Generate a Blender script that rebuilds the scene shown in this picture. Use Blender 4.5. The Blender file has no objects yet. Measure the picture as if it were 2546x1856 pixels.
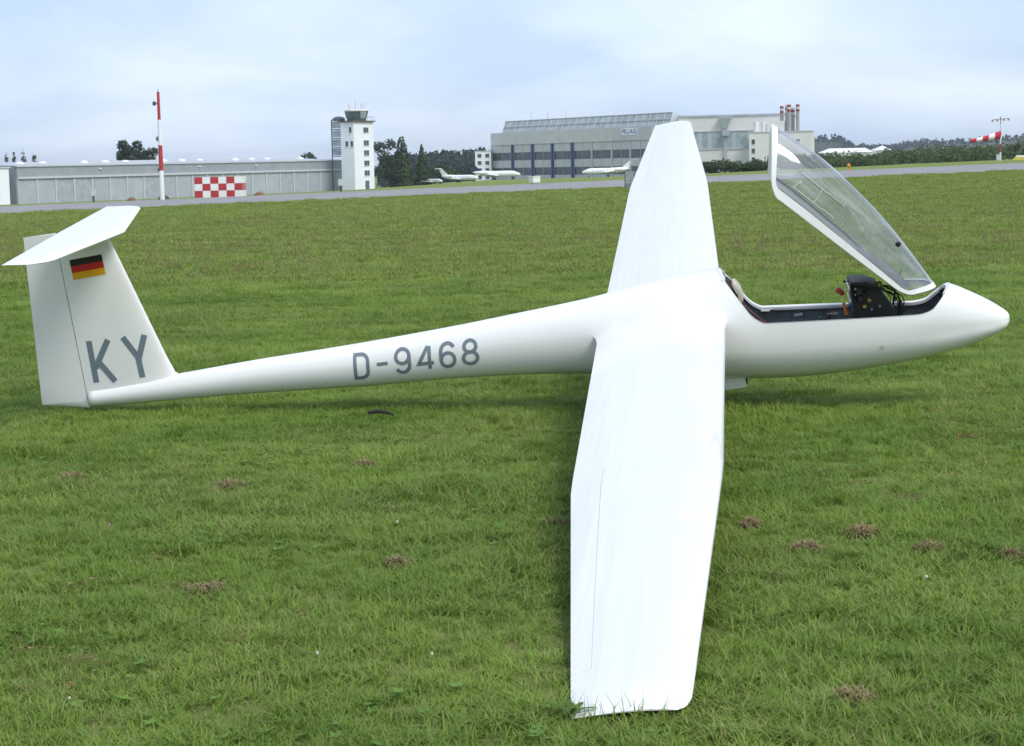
import bpy, math, random
import numpy as np
from mathutils import Matrix, Vector
from mathutils.bvhtree import BVHTree

SC = bpy.context.scene
COL = SC.collection
R = math.radians

# ------------------------------------------------------------------ camera
cam_d = bpy.data.cameras.new('camera')
cam = bpy.data.objects.new('camera', cam_d); COL.objects.link(cam)
cam_d.sensor_fit = 'HORIZONTAL'; cam_d.sensor_width = 36.0; cam_d.lens = 67.945
cam_d.clip_start = 0.1; cam_d.clip_end = 20000
CAM_H = 1.74
cam.matrix_world = Matrix((
    (0.99975809, 0.02199468, 0.0, 0.0),
    (-0.00240686, 0.10940283, -0.99399458, 0.0),
    (-0.02186259, 0.99375412, 0.10942930, CAM_H),
    (0, 0, 0, 1)))
SC.camera = cam

# ------------------------------------------------------------------ sky, sun, exposure
SUN_EL, SUN_AZ = R(50), R(136)          # azimuth clockwise from +Y (straight ahead) towards +X
world = bpy.data.worlds.new('World'); SC.world = world; world.use_nodes = True
nt = world.node_tree; nt.nodes.clear()
def N(tree, kind, **kw):
    n = tree.nodes.new(kind)
    for k, v in kw.items(): setattr(n, k, v)
    return n
def world_sky():
    L = nt.links.new
    out = N(nt, 'ShaderNodeOutputWorld'); bg = N(nt, 'ShaderNodeBackground')
    sky = N(nt, 'ShaderNodeTexSky', sky_type='NISHITA', sun_disc=False)
    sky.sun_elevation = SUN_EL; sky.sun_rotation = SUN_AZ; sky.altitude = 600
    sky.air_density = 1.0; sky.dust_density = 1.6; sky.ozone_density = 1.0
    tc = N(nt, 'ShaderNodeTexCoord'); sep = N(nt, 'ShaderNodeSeparateXYZ')
    L(tc.outputs['Generated'], sep.inputs[0])
    mz = N(nt, 'ShaderNodeMath', operation='MAXIMUM'); L(sep.outputs['Z'], mz.inputs[0]); mz.inputs[1].default_value = 0.0
    az = N(nt, 'ShaderNodeMath', operation='ADD'); L(mz.outputs[0], az.inputs[0]); az.inputs[1].default_value = 0.30
    dx = N(nt, 'ShaderNodeMath', operation='DIVIDE'); L(sep.outputs['X'], dx.inputs[0]); L(az.outputs[0], dx.inputs[1])
    dy = N(nt, 'ShaderNodeMath', operation='DIVIDE'); L(sep.outputs['Y'], dy.inputs[0]); L(az.outputs[0], dy.inputs[1])
    cmb = N(nt, 'ShaderNodeCombineXYZ'); L(dx.outputs[0], cmb.inputs[0]); L(dy.outputs[0], cmb.inputs[1])
    n1 = N(nt, 'ShaderNodeTexNoise'); n1.inputs['Scale'].default_value = 1.7; n1.inputs['Detail'].default_value = 7
    n1.inputs['Roughness'].default_value = 0.56; n1.inputs['Distortion'].default_value = 0.25
    L(cmb.outputs[0], n1.inputs['Vector'])
    n2 = N(nt, 'ShaderNodeTexNoise'); n2.inputs['Scale'].default_value = 0.55; n2.inputs['Detail'].default_value = 5
    L(cmb.outputs[0], n2.inputs['Vector'])
    mul = N(nt, 'ShaderNodeMath', operation='ADD'); L(n1.outputs[0], mul.inputs[0]); L(n2.outputs[0], mul.inputs[1])
    ramp = N(nt, 'ShaderNodeValToRGB')
    ramp.color_ramp.elements[0].position = 0.30; ramp.color_ramp.elements[0].color = (0.60, 0.60, 0.60, 1)
    ramp.color_ramp.elements[1].position = 0.62; ramp.color_ramp.elements[1].color = (0.95, 0.95, 0.95, 1)
    half = N(nt, 'ShaderNodeMath', operation='MULTIPLY'); L(mul.outputs[0], half.inputs[0]); half.inputs[1].default_value = 0.5
    L(half.outputs[0], ramp.inputs[0])
    # cloud brightness varies slowly: white wisps and blue-grey bellies
    cr = N(nt, 'ShaderNodeValToRGB')
    cr.color_ramp.elements[0].position = 0.36; cr.color_ramp.elements[0].color = (6.0, 7.6, 10.2, 1)
    cr.color_ramp.elements[1].position = 0.66; cr.color_ramp.elements[1].color = (8.9, 10.1, 11.9, 1)
    n3 = N(nt, 'ShaderNodeTexNoise'); n3.inputs['Scale'].default_value = 1.9; n3.inputs['Detail'].default_value = 6
    n3.inputs['Distortion'].default_value = 0.3
    off = N(nt, 'ShaderNodeVectorMath', operation='ADD'); L(cmb.outputs[0], off.inputs[0]); off.inputs[1].default_value = (7.3, 2.1, 0)
    L(off.outputs[0], n3.inputs['Vector']); L(n3.outputs[0], cr.inputs[0])
    mix = N(nt, 'ShaderNodeMix', data_type='RGBA'); L(ramp.outputs[0], mix.inputs['Factor'])
    L(sky.outputs[0], mix.inputs['A']); L(cr.outputs[0], mix.inputs['B'])
    L(mix.outputs['Result'], bg.inputs[0]); bg.inputs[1].default_value = 0.075
    L(bg.outputs[0], out.inputs[0])
world_sky()
sun_d = bpy.data.lights.new('sun', 'SUN'); sun_d.energy = 1.8; sun_d.angle = R(24); sun_d.color = (1, 0.955, 0.89)
sun = bpy.data.objects.new('sun', sun_d); COL.objects.link(sun)
sdir = Vector((math.cos(SUN_EL) * math.sin(SUN_AZ), math.cos(SUN_EL) * math.cos(SUN_AZ), math.sin(SUN_EL)))
sun.rotation_euler = sdir.to_track_quat('Z', 'Y').to_euler(); sun.location = sdir * 60
vs = SC.view_settings
vs.view_transform = 'Standard'; vs.look = 'None'; vs.gamma = 1.0; vs.use_curve_mapping = False
vs.exposure = 0.55
SC.cycles.max_bounces = 6; SC.cycles.diffuse_bounces = 3; SC.cycles.glossy_bounces = 3; SC.cycles.transmission_bounces = 4; SC.cycles.transparent_max_bounces = 8
SC.cycles.caustics_reflective = False; SC.cycles.caustics_refractive = False; SC.cycles.sample_clamp_indirect = 4.0
SC.cycles.use_adaptive_sampling = True; SC.cycles.use_denoising = True

# ------------------------------------------------------------------ materials
MATS = {}
def mat(name, col, rough=0.6, metal=0.0, var=0.06, scale=6.0, bump=0.0, bscale=40.0, coat=0.0, spec=0.5, col2=None, world_space=False, detail=4.0):
    """procedural principled material: base colour with a noise variation and optional fine relief"""
    if name in MATS: return MATS[name]
    m = bpy.data.materials.new(name); m.use_nodes = True; t = m.node_tree; L = t.links.new
    b = t.nodes['Principled BSDF']
    b.inputs['Roughness'].default_value = rough; b.inputs['Metallic'].default_value = metal
    b.inputs['Coat Weight'].default_value = coat; b.inputs['Specular IOR Level'].default_value = spec
    c = np.array(col); a = np.clip(c * (1 - var), 0, 1); d = np.clip(c * (1 + var), 0, 1) if col2 is None else np.array(col2)
    if world_space:
        g = N(t, 'ShaderNodeNewGeometry'); src = g.outputs['Position']
    else:
        g = N(t, 'ShaderNodeTexCoord'); src = g.outputs['Object']
    n = N(t, 'ShaderNodeTexNoise'); n.inputs['Scale'].default_value = scale; n.inputs['Detail'].default_value = detail
    L(src, n.inputs['Vector'])
    r = N(t, 'ShaderNodeValToRGB'); r.color_ramp.elements[0].position = 0.32; r.color_ramp.elements[1].position = 0.68
    r.color_ramp.elements[0].color = (*a, 1); r.color_ramp.elements[1].color = (*d, 1)
    L(n.outputs[0], r.inputs[0]); L(r.outputs[0], b.inputs['Base Color'])
    if bump:
        n2 = N(t, 'ShaderNodeTexNoise'); n2.inputs['Scale'].default_value = bscale; n2.inputs['Detail'].default_value = 5
        L(src, n2.inputs['Vector'])
        bp = N(t, 'ShaderNodeBump'); bp.inputs['Strength'].default_value = bump; bp.inputs['Distance'].default_value = 0.02
        L(n2.outputs[0], bp.inputs['Height']); L(bp.outputs[0], b.inputs['Normal'])
    MATS[name] = m
    return m

GEL = mat('white_gelcoat', (0.825, 0.808, 0.785), 0.2, var=0.012, scale=1.5, coat=0.35)
GELW = mat('white_wing_gelcoat', (0.80, 0.785, 0.77), 0.17, var=0.02, scale=2.2, coat=0.5, bump=0.0)
GELT = mat('cream_gelcoat', (0.80, 0.79, 0.74), 0.35, var=0.03, scale=5)
GREY_TXT = mat('slate_grey_vinyl', (0.16, 0.20, 0.235), 0.45, var=0.05)
BLACKV = mat('black_vinyl', (0.012, 0.012, 0.012), 0.4)
REDV = mat('red_vinyl', (0.55, 0.012, 0.015), 0.4)
GOLDV = mat('gold_vinyl', (0.75, 0.36, 0.004), 0.4)
LINER = mat('grey_liner', (0.12, 0.135, 0.15), 0.7, var=0.25, scale=14, bump=0.15, bscale=90)
DARK = mat('dark_lining', (0.018, 0.016, 0.017), 0.8, var=0.2)  # near-black colour of the canopy seal and wheel bay
BLACKP = mat('black_crackle_paint', (0.014, 0.014, 0.015), 0.5, var=0.3, scale=40)
MAROON = mat('maroon_upholstery', (0.045, 0.018, 0.02), 0.9, var=0.25, scale=20, bump=0.2)
CREAM = mat('cream_leather', (0.62, 0.58, 0.47), 0.7, var=0.08, scale=20)
SILVER = mat('aluminium', (0.6, 0.6, 0.6), 0.35, 0.9)
BRASS = mat('brass', (0.5, 0.36, 0.12), 0.35, 0.8)
ORANGE = mat('orange_grip', (0.5, 0.16, 0.03), 0.5)
REDK = mat('red_knob', (0.45, 0.05, 0.03), 0.45)
BLUEK = mat('blue_knob', (0.02, 0.12, 0.4), 0.4)
RUBBER = mat('black_rubber', (0.016, 0.016, 0.016), 0.8)
WHITEPL = mat('white_label', (0.75, 0.75, 0.75), 0.5)
WPAINT = mat('white_paint', (0.78, 0.78, 0.76), 0.55, var=0.04, scale=2)
RPAINT = mat('red_paint', (0.42, 0.035, 0.035), 0.55, var=0.12, scale=3)
ASPHALT = mat('runway_concrete', (0.25, 0.24, 0.245), 0.85, var=0.14, scale=0.25, bump=0.2, bscale=6, world_space=True, detail=8)
MARKING = mat('runway_marking', (0.62, 0.62, 0.60), 0.7, var=0.15, scale=1.0, world_space=True)

def ripple(m, sc, strength):
    t = m.node_tree; L = t.links.new; tc = N(t, 'ShaderNodeTexCoord'); mp = N(t, 'ShaderNodeMapping'); mp.inputs['Scale'].default_value = sc; L(tc.outputs['Object'], mp.inputs[0])
    n = N(t, 'ShaderNodeTexNoise'); n.inputs['Scale'].default_value = 1.0; n.inputs['Detail'].default_value = 2; L(mp.outputs[0], n.inputs['Vector'])
    bp = N(t, 'ShaderNodeBump'); bp.inputs['Strength'].default_value = strength; bp.inputs['Distance'].default_value = .012; L(n.outputs[0], bp.inputs['Height']); L(bp.outputs[0], t.nodes['Principled BSDF'].inputs['Normal'])
ripple(GELW, (9, .45, 2), .8)
def glass_mat(name, tint, refl=1.0, clear=0.94):
    m = bpy.data.materials.new(name); m.use_nodes = True; t = m.node_tree; L = t.links.new; t.nodes.clear()
    o = N(t, 'ShaderNodeOutputMaterial'); tr = N(t, 'ShaderNodeBsdfTransparent'); gl = N(t, 'ShaderNodeBsdfGlossy')
    tr.inputs[0].default_value = (*tint, 1); gl.inputs['Roughness'].default_value = 0.05
    lw = N(t, 'ShaderNodeLayerWeight'); lw.inputs[0].default_value = 0.5
    pw = N(t, 'ShaderNodeMath', operation='POWER'); L(lw.outputs['Facing'], pw.inputs[0]); pw.inputs[1].default_value = 2.8
    ma = N(t, 'ShaderNodeMath', operation='MULTIPLY_ADD'); L(pw.outputs[0], ma.inputs[0]); ma.inputs[1].default_value = 0.9; ma.inputs[2].default_value = 0.14
    mu = N(t, 'ShaderNodeMath', operation='MULTIPLY'); L(ma.outputs[0], mu.inputs[0]); mu.inputs[1].default_value = refl; mu.use_clamp = True
    n = N(t, 'ShaderNodeTexNoise'); n.inputs['Scale'].default_value = 2.0; n.inputs['Detail'].default_value = 0.5
    tc = N(t, 'ShaderNodeTexCoord'); mp = N(t, 'ShaderNodeMapping'); mp.inputs['Scale'].default_value = (.6, 6, 5); L(tc.outputs['Object'], mp.inputs[0]); L(mp.outputs[0], n.inputs['Vector'])
    bp = N(t, 'ShaderNodeBump'); bp.inputs['Strength'].default_value = 0.3; bp.inputs['Distance'].default_value = 0.02
    L(n.outputs[0], bp.inputs['Height']); L(bp.outputs[0], gl.inputs['Normal'])
    mx = N(t, 'ShaderNodeMixShader'); L(mu.outputs[0], mx.inputs[0]); L(tr.outputs[0], mx.inputs[1]); L(gl.outputs[0], mx.inputs[2])
    df = N(t, 'ShaderNodeBsdfDiffuse'); df.inputs[0].default_value = (.85, .88, .9, 1)  # whitish film streaked into the glass colour, imitating reflections on the canopy
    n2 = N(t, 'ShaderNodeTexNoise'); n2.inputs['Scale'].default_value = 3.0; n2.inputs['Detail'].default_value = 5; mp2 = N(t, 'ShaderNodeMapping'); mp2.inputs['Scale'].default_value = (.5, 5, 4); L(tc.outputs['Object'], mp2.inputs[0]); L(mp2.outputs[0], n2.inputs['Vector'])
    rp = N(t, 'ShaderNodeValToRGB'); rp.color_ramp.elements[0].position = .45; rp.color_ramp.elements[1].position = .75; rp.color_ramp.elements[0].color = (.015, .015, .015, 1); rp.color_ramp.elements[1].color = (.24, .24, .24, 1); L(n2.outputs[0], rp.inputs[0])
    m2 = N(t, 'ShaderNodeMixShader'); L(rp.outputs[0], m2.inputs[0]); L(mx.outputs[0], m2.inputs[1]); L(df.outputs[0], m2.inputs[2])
    L(m2.outputs[0], o.inputs[0]); return m
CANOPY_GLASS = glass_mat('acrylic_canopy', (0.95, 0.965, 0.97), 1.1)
WINDOW = mat('window_pane', (0.06, 0.075, 0.085), 0.12, var=0.3, scale=0.6)
WINDOW_G = mat('tinted_green_pane', (0.09, 0.15, 0.15), 0.1, var=0.3, scale=0.6)
WINDOW_L = mat('dusty_pale_pane', (0.33, 0.38, 0.41), 0.3, var=0.25, scale=0.5)

def foliage(name, c1, c2, scale=0.5, rough=0.75):
    m = bpy.data.materials.new(name); m.use_nodes = True; t = m.node_tree; L = t.links.new
    b = t.nodes['Principled BSDF']; b.inputs['Roughness'].default_value = rough; b.inputs['Specular IOR Level'].default_value = 0.25
    g = N(t, 'ShaderNodeNewGeometry'); n = N(t, 'ShaderNodeTexNoise'); n.inputs['Scale'].default_value = scale; n.inputs['Detail'].default_value = 5
    L(g.outputs['Position'], n.inputs['Vector'])
    r = N(t, 'ShaderNodeValToRGB'); r.color_ramp.elements[0].position = 0.33; r.color_ramp.elements[1].position = 0.67
    r.color_ramp.elements[0].color = (*c1, 1); r.color_ramp.elements[1].color = (*c2, 1)
    L(n.outputs[0], r.inputs[0]); L(r.outputs[0], b.inputs['Base Color'])
    tl = N(t, 'ShaderNodeBsdfTranslucent'); L(r.outputs[0], tl.inputs[0]); ms = N(t, 'ShaderNodeMixShader'); ms.inputs[0].default_value = 0.25
    L(b.outputs[0], ms.inputs[1]); L(tl.outputs[0], ms.inputs[2]); L(ms.outputs[0], t.nodes['Material Output'].inputs[0])
    return m
F_CONIF = foliage('dark_conifer_needles', (0.026, 0.045, 0.026), (0.05, 0.08, 0.038), 0.35)
F_THUJA = foliage('green_conifer_needles', (0.038, 0.066, 0.026), (0.075, 0.11, 0.04), 0.4)
F_BUSH = foliage('shrub_leaves', (0.04, 0.07, 0.025), (0.09, 0.125, 0.045), 0.3)
F_SCRUB = foliage('scrub_leaves', (0.065, 0.10, 0.04), (0.145, 0.165, 0.075), 0.15)
F_FOREST = foliage('far_forest_needles', (0.028, 0.048, 0.036), (0.045, 0.068, 0.048), 0.03)
BARK = mat('bark', (0.09, 0.07, 0.05), 0.9, var=0.3, scale=8, bump=0.3)

# ------------------------------------------------------------------ mesh helpers
class MB:
    def __init__(s): s.v = []; s.f = []; s.mi = []
    def add(s, vs, fs, mi=0):
        o = len(s.v); s.v += [tuple(map(float, p)) for p in vs]; s.f += [tuple(o + i for i in f) for f in fs]; s.mi += [mi] * len(fs); return s
    def box(s, x0, x1, y0, y1, z0, z1, mi=0, frame=None):
        p = [(x0, y0, z0), (x1, y0, z0), (x1, y1, z0), (x0, y1, z0), (x0, y0, z1), (x1, y0, z1), (x1, y1, z1), (x0, y1, z1)]
        if frame: p = [frame(*q) for q in p]
        return s.add(p, [(3, 2, 1, 0), (4, 5, 6, 7), (0, 1, 5, 4), (1, 2, 6, 5), (2, 3, 7, 6), (3, 0, 4, 7)], mi)
    def grid(s, rows, closed_u=False, closed_v=False, mi=0):
        """rows: list of equally long point lists"""
        nr, nc = len(rows), len(rows[0]); fs = []
        for i in range(nr if closed_u else nr - 1):
            for j in range(nc if closed_v else nc - 1):
                a, b = i, (i + 1) % nr; c, d = j, (j + 1) % nc
                fs.append((a * nc + c, a * nc + d, b * nc + d, b * nc + c))
        return s.add([p for r in rows for p in r], fs, mi)
    def tube(s, pts, rad, n=8, mi=0, caps=True):
        pts = [Vector(p) for p in pts]; rows = []
        if not hasattr(rad, '__len__'): rad = [rad] * len(pts)
        up = None
        for i, p in enumerate(pts):
            t = (pts[min(i + 1, len(pts) - 1)] - pts[max(i - 1, 0)]).normalized()
            if up is None: up = t.orthogonal().normalized()
            up = (up - t * up.dot(t)).normalized(); w = t.cross(up)
            rows.append([p + rad[i] * (up * math.cos(2 * math.pi * k / n) + w * math.sin(2 * math.pi * k / n)) for k in range(n)])
        o = len(s.v); s.grid(rows, closed_v=True, mi=mi)
        if caps:
            s.f += [tuple(o + k for k in reversed(range(n))), tuple(o + (len(rows) - 1) * n + k for k in range(n))]; s.mi += [mi, mi]
        return s
    def lathe(s, prof, centre, axis='z', n=16, mi=0):
        c = Vector(centre); rows = []
        for r, h in prof:
            row = []
            for k in range(n):
                a = 2 * math.pi * k / n; u, v = r * math.cos(a), r * math.sin(a)
                row.append(c + {'z': Vector((u, v, h)), 'y': Vector((u, h, v)), 'x': Vector((h, u, v))}[axis])
            rows.append(row)
        return s.grid(rows, closed_v=True, mi=mi)
    def prism(s, poly, y0, y1, mi=0, plane='xz'):
        n = len(poly)
        f = (lambda a, b, d: (a, d, b)) if plane == 'xz' else ((lambda a, b, d: (a, b, d)) if plane == 'xy' else (lambda a, b, d: (d, a, b)))
        vs = [f(a, b, y0) for a, b in poly] + [f(a, b, y1) for a, b in poly]
        fs = [tuple(range(n)), tuple(reversed(range(n, 2 * n)))] + [(i, i + n, (i + 1) % n + n, (i + 1) % n) for i in range(n)]
        return s.add(vs, fs, mi)
    def mesh(s, name, mats, smooth=True, auto=35):
        me = bpy.data.meshes.new(name); me.from_pydata(s.v, [], s.f)
        for m in (mats if isinstance(mats, (list, tuple)) else [mats]): me.materials.append(m)
        if any(s.mi): me.polygons.foreach_set('material_index', s.mi)
        if smooth:
            me.polygons.foreach_set('use_smooth', [True] * len(me.polygons))
            if auto: me.set_sharp_from_angle(angle=R(auto))
        me.validate(); me.update(); return me
    def build(s, name, mats, parent=None, smooth=True, auto=35, recalc=False):
        me = s.mesh(name, mats, smooth, auto)
        if recalc:
            import bmesh
            b = bmesh.new(); b.from_mesh(me); bmesh.ops.recalc_face_normals(b, faces=b.faces); b.to_mesh(me); b.free()
        o = bpy.data.objects.new(name, me); COL.objects.link(o)
        if parent is not None: o.parent = parent
        return o
def tag(o, label=None, cat=None, group=None, kind=None):
    if label: o['label'] = label
    if cat: o['category'] = cat
    if group: o['group'] = group
    if kind: o['kind'] = kind
    return o
def empty(name, loc=(0, 0, 0), rz=0.0):
    o = bpy.data.objects.new(name, None); COL.objects.link(o); o.location = loc; o.rotation_euler = (0, 0, rz)
    o.empty_display_size = 0.2; return o
def share(mesh, name, parent=None, loc=(0, 0, 0), rot=(0, 0, 0), scale=(1, 1, 1)):
    o = bpy.data.objects.new(name, mesh); COL.objects.link(o); o.parent = parent
    o.location = loc; o.rotation_euler = rot; o.scale = scale; return o

# ------------------------------------------------------------------ terrain
FX = 4276.6
QX = (np.array([40, 790, 1090, 1430, 2000, 2214, 2300]) - 1133) / FX
PI_ = np.array([70.4, 55.7, 38.4, 37.8, 20, 14.5, 12.])
def smooth01(x):
    x = np.clip(x, 0, 1); return x * x * (3 - 2 * x)
def terr(X, Y):
    """meadow is level round the glider; the airfield falls gently away to the left and behind the runway"""
    X = np.asarray(X, float); Y = np.asarray(Y, float)
    s = np.clip(Y, 1e-3, 1500); X = X * np.where(Y > 1500, 1500 / np.maximum(Y, 1), 1)
    w = smooth01((s - 35) / 75)
    Xc = np.clip(X, -.3 * np.maximum(s, 110), .3 * np.maximum(s, 110))
    z1 = -w * (.0025 * s - .0205 * Xc)
    q = Xc / np.maximum(s, 100)
    pin = np.interp(q, QX, PI_); pf = FX * (1.74 / 170 + .0025 - .0205 * q)
    z2 = 1.74 - (170 * (pf - pin) + s * pin) / FX
    return np.where(s < 170, z1, z2)
def gz(x, y): return float(terr(x, y))

def ground_material():
    m = bpy.data.materials.new('meadow_turf'); m.use_nodes = True; t = m.node_tree; L = t.links.new
    b = t.nodes['Principled BSDF']; b.inputs['Roughness'].default_value = 0.95; b.inputs['Specular IOR Level'].default_value = 0.1
    g = N(t, 'ShaderNodeNewGeometry')
    def noise(scale, det, off=(0, 0, 0), sx=1, sy=1, rough=.55):
        mp = N(t, 'ShaderNodeMapping'); mp.inputs['Location'].default_value = off; mp.inputs['Scale'].default_value = (sx, sy, 1)
        L(g.outputs['Position'], mp.inputs[0]); n = N(t, 'ShaderNodeTexNoise'); n.inputs['Scale'].default_value = scale
        n.inputs['Detail'].default_value = det; n.inputs['Roughness'].default_value = rough; L(mp.outputs[0], n.inputs['Vector']); return n.outputs[0]
    def ramp(src, p0, c0, p1, c1):
        r = N(t, 'ShaderNodeValToRGB'); e = r.color_ramp.elements; e[0].position = p0; e[1].position = p1
        e[0].color = (*c0, 1); e[1].color = (*c1, 1); L(src, r.inputs[0]); return r.outputs[0]
    def mix(f, a, bb):
        x = N(t, 'ShaderNodeMix', data_type='RGBA'); L(f, x.inputs['Factor']); L(a, x.inputs['A']); L(bb, x.inputs['B']); return x.outputs['Result']
    greens = ramp(noise(2.2, 10, rough=.7), .3, (0.130, 0.195, 0.040), .7, (0.205, 0.265, 0.068))
    olive = ramp(noise(1.4, 10, (5, 3, 0), rough=.75), .3, (0.165, 0.20, 0.052), .7, (0.24, 0.245, 0.095))
    patch = ramp(noise(0.10, 6, (11, 4, 0), 1, .55), .44, (0, 0, 0), .62, (1, 1, 1))
    c = mix(patch, greens, olive)
    L(c, b.inputs['Base Color'])
    bp = N(t, 'ShaderNodeBump'); bp.inputs['Strength'].default_value = 0.8; bp.inputs['Distance'].default_value = 0.08
    L(noise(9, 8, rough=.7), bp.inputs['Height']); L(bp.outputs[0], b.inputs['Normal'])
    return m
TURF = ground_material()
def build_ground():
    ys = np.concatenate([np.linspace(-250, 0, 8), np.linspace(6, 40, 24), np.linspace(44, 180, 60), np.geomspace(185, 7000, 46)])
    fr = np.linspace(-1, 1, 121); fr = np.sign(fr) * np.abs(fr) ** 1.25
    rows = []
    for y in ys:
        wd = 260 + .8 * max(y, 0); xs = fr * wd
        rows.append([(x, y, z) for x, z in zip(xs, terr(xs, np.full_like(xs, y)))])
    o = MB().grid(rows).build('ground', TURF, auto=None); tag(o, kind='structure')
build_ground()
def build_runway():
    xs = np.linspace(-330, 330, 111)
    def strip(y0, y1, n, dz):
        rows = []
        for y in np.linspace(y0, y1, n):
            rows.append([(x, y, z + dz) for x, z in zip(xs, terr(xs, np.full_like(xs, y)))])
        return MB().grid(rows)
    rw = strip(123.5, 168.5, 10, 0.035).build('runway', ASPHALT, auto=None); tag(rw, kind='structure')
    for a in (124.6, 166.6):
        strip(a, a + .9, 3, 0.05).build('edge_line', MARKING, rw, auto=None)
build_runway()
# ------------------------------------------------------------------ the glider
# local frame: x towards the nose, y towards the far wing, z up; the near wing tip rests on the grass
glider = empty('glider')
glider.matrix_world = Matrix((
    (0.98768347, 0.09439279, -0.12478530, 1.86493098),
    (-0.11002813, 0.98603689, -0.12500022, 13.14435421),
    (0.11124379, 0.13719054, 0.98427820, 1.00926395),
    (0, 0, 0, 1)))
tag(glider, 'white single-seat glider with open canopy, one wing tip lowered onto the grass', 'glider')
G_INV = glider.matrix_world.inverted()

def catmull(pts, per):
    """pts: array n x k; returns dense samples"""
    P = np.array(pts, float); out = []
    n = len(P)
    for i in range(n - 1):
        p0 = P[max(i - 1, 0)]; p1 = P[i]; p2 = P[i + 1]; p3 = P[min(i + 2, n - 1)]
        for k in range(per):
            t = k / per
            out.append(.5 * ((2 * p1) + (p2 - p0) * t + (2 * p0 - 5 * p1 + 4 * p2 - p3) * t * t + (3 * p1 - p0 - 3 * p2 + p3) * t ** 3))
    out.append(P[-1]); return np.array(out)

# stations: top x,z | widest x,half width,z | keel x,z
ST = [
 (1.461, -.570, 1.461, .004, -.575, 1.461, -.581), (1.452, -.536, 1.446, .050, -.577, 1.453, -.606), (1.40, -.487, 1.38, .105, -.58, 1.42, -.643),
 (1.32, -.426, 1.22, .155, -.583, 1.33, -.681), (1.212, -.357, .98, .20, -.578, 1.12, -.737), (1.085, -.287, .757, .238, -.57, .80, -.779),
 (.866, -.204, .56, .258, -.56, .58, -.794), (.62, -.121, .36, .272, -.55, .37, -.803), (.395, -.062, .22, .28, -.54, .2, -.804),
 (.179, -.018, .10, .285, -.535, .07, -.801), (-.01, .013, .02, .288, -.53, 0, -.797), (-.22, .025, -.05, .290, -.525, -.06, -.793),
 (-.455, .022, -.114, .292, -.52, -.12, -.789), (-.64, .010, -.36, .295, -.50, -.33, -.768), (-.86, -.015, -.75, .287, -.455, -.7, -.722),
 (-1.1, -.044, -1.08, .248, -.405, -1.05, -.66), (-1.4, -.083, -1.4, .205, -.36, -1.4, -.602), (-1.9, -.124, -1.9, .172, -.34, -1.9, -.553),
 (-2.35, -.158, -2.35, .152, -.338, -2.35, -.523), (-3.04, -.195, -3.04, .138, -.345, -3.04, -.498), (-3.75, -.219, -3.75, .112, -.336, -3.75, -.457),
 (-4.2, -.243, -4.2, .096, -.34, -4.2, -.437), (-4.6, -.262, -4.6, .084, -.345, -4.6, -.424), (-4.985, -.285, -4.985, .068, -.347, -4.985, -.405)]
PER = 6
DS = catmull(ST, PER)                                   # dense stations
I0, I1 = 5 * PER, 12 * PER                              # canopy opening between these stations
def station_at(u):
    """u in 0..1 from the front edge of the canopy opening to its rear edge"""
    f = I0 + u * (I1 - I0); i = min(int(f), len(DS) - 2); t = f - i
    return DS[i] * (1 - t) + DS[i + 1] * t
def phi_sill(s):
    a = -.358 - .0823 * s[2] - s[4]; b = (s[1] - s[4]) + .0823 * (s[0] - s[2])
    return math.asin(min(max(a / b, 0.02), .95))
def sec_pt(s, phi, side, inset=0.0):
    """phi -90 keel .. 0 widest .. +90 top; side -1 near, +1 far"""
    h = math.sin(phi)
    if h >= 0: x = s[2] + (s[0] - s[2]) * h; z = s[4] + (s[1] - s[4] - inset) * h
    else: x = s[2] + (s[5] - s[2]) * -h; z = s[4] + (s[6] - s[4] + inset) * -h
    c = max(math.cos(phi), 0)
    w = max(s[3] - inset, 0.001)
    return (x, side * w * (c ** (.92 if h < 0 else 1.0)), z)
RU, RV = .055, .13
def v_edge(u):
    d = min(u, 1 - u)
    return -1 + (RV * (1 - math.sqrt(max(0, 1 - ((RU - d) / RU) ** 2))) if d < RU else 0)
def can_pt(u, v, inset=0.0):
    s = station_at(u); ps = phi_sill(s); phi = ps + (math.pi / 2 - ps) * (1 - abs(v))
    return sec_pt(s, phi, -1 if v <= 0 else 1, inset)
def phi_v(s, v):
    ps = phi_sill(s); return ps + (math.pi / 2 - ps) * (1 - abs(v))

NL, NU = 16, 10
def full_row(s, inset=0.0):
    pe = phi_v(s, -1 + RV); row = []
    lo = np.linspace(-math.pi / 2, pe, NL); up = np.linspace(pe, math.pi / 2, NU)[1:]
    near = [sec_pt(s, p, -1, inset) for p in lo] + [sec_pt(s, p, -1, inset) for p in up]
    far = [sec_pt(s, p, 1, inset) for p in reversed(up[:-1])] + [sec_pt(s, p, 1, inset) for p in reversed(lo[1:])]
    return near + far
def low_rows(u, inset=0.0, drop=0.0):
    s = station_at(u); pe = phi_v(s, v_edge(u)) - drop
    lo = np.linspace(-math.pi / 2, pe, NL)
    near = [sec_pt(s, p, -1, inset) for p in lo]; far = [sec_pt(s, p, 1, inset) for p in lo]
    return list(reversed(near)) + far[1:]
US = sorted(set([0, .004, .012, .022, .035, .055] + list(np.linspace(.055, .945, 40)) + [1 - q for q in (0, .004, .012, .022, .035, .055)]))
hull = MB()
hull.grid([full_row(DS[i]) for i in range(0, I0 + 1)], closed_v=True)
hull.grid([full_row(DS[i]) for i in range(I1, len(DS))], closed_v=True)
hull.grid([low_rows(u) for u in US])
tail_ring = full_row(DS[-1]); hull.add(tail_ring, [tuple(range(len(tail_ring)))])
import bmesh
fus_me = hull.mesh('fuselage', GEL, auto=50)
bmx = bmesh.new(); bmx.from_mesh(fus_me); bmesh.ops.remove_doubles(bmx, verts=bmx.verts, dist=0.0006)
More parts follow.
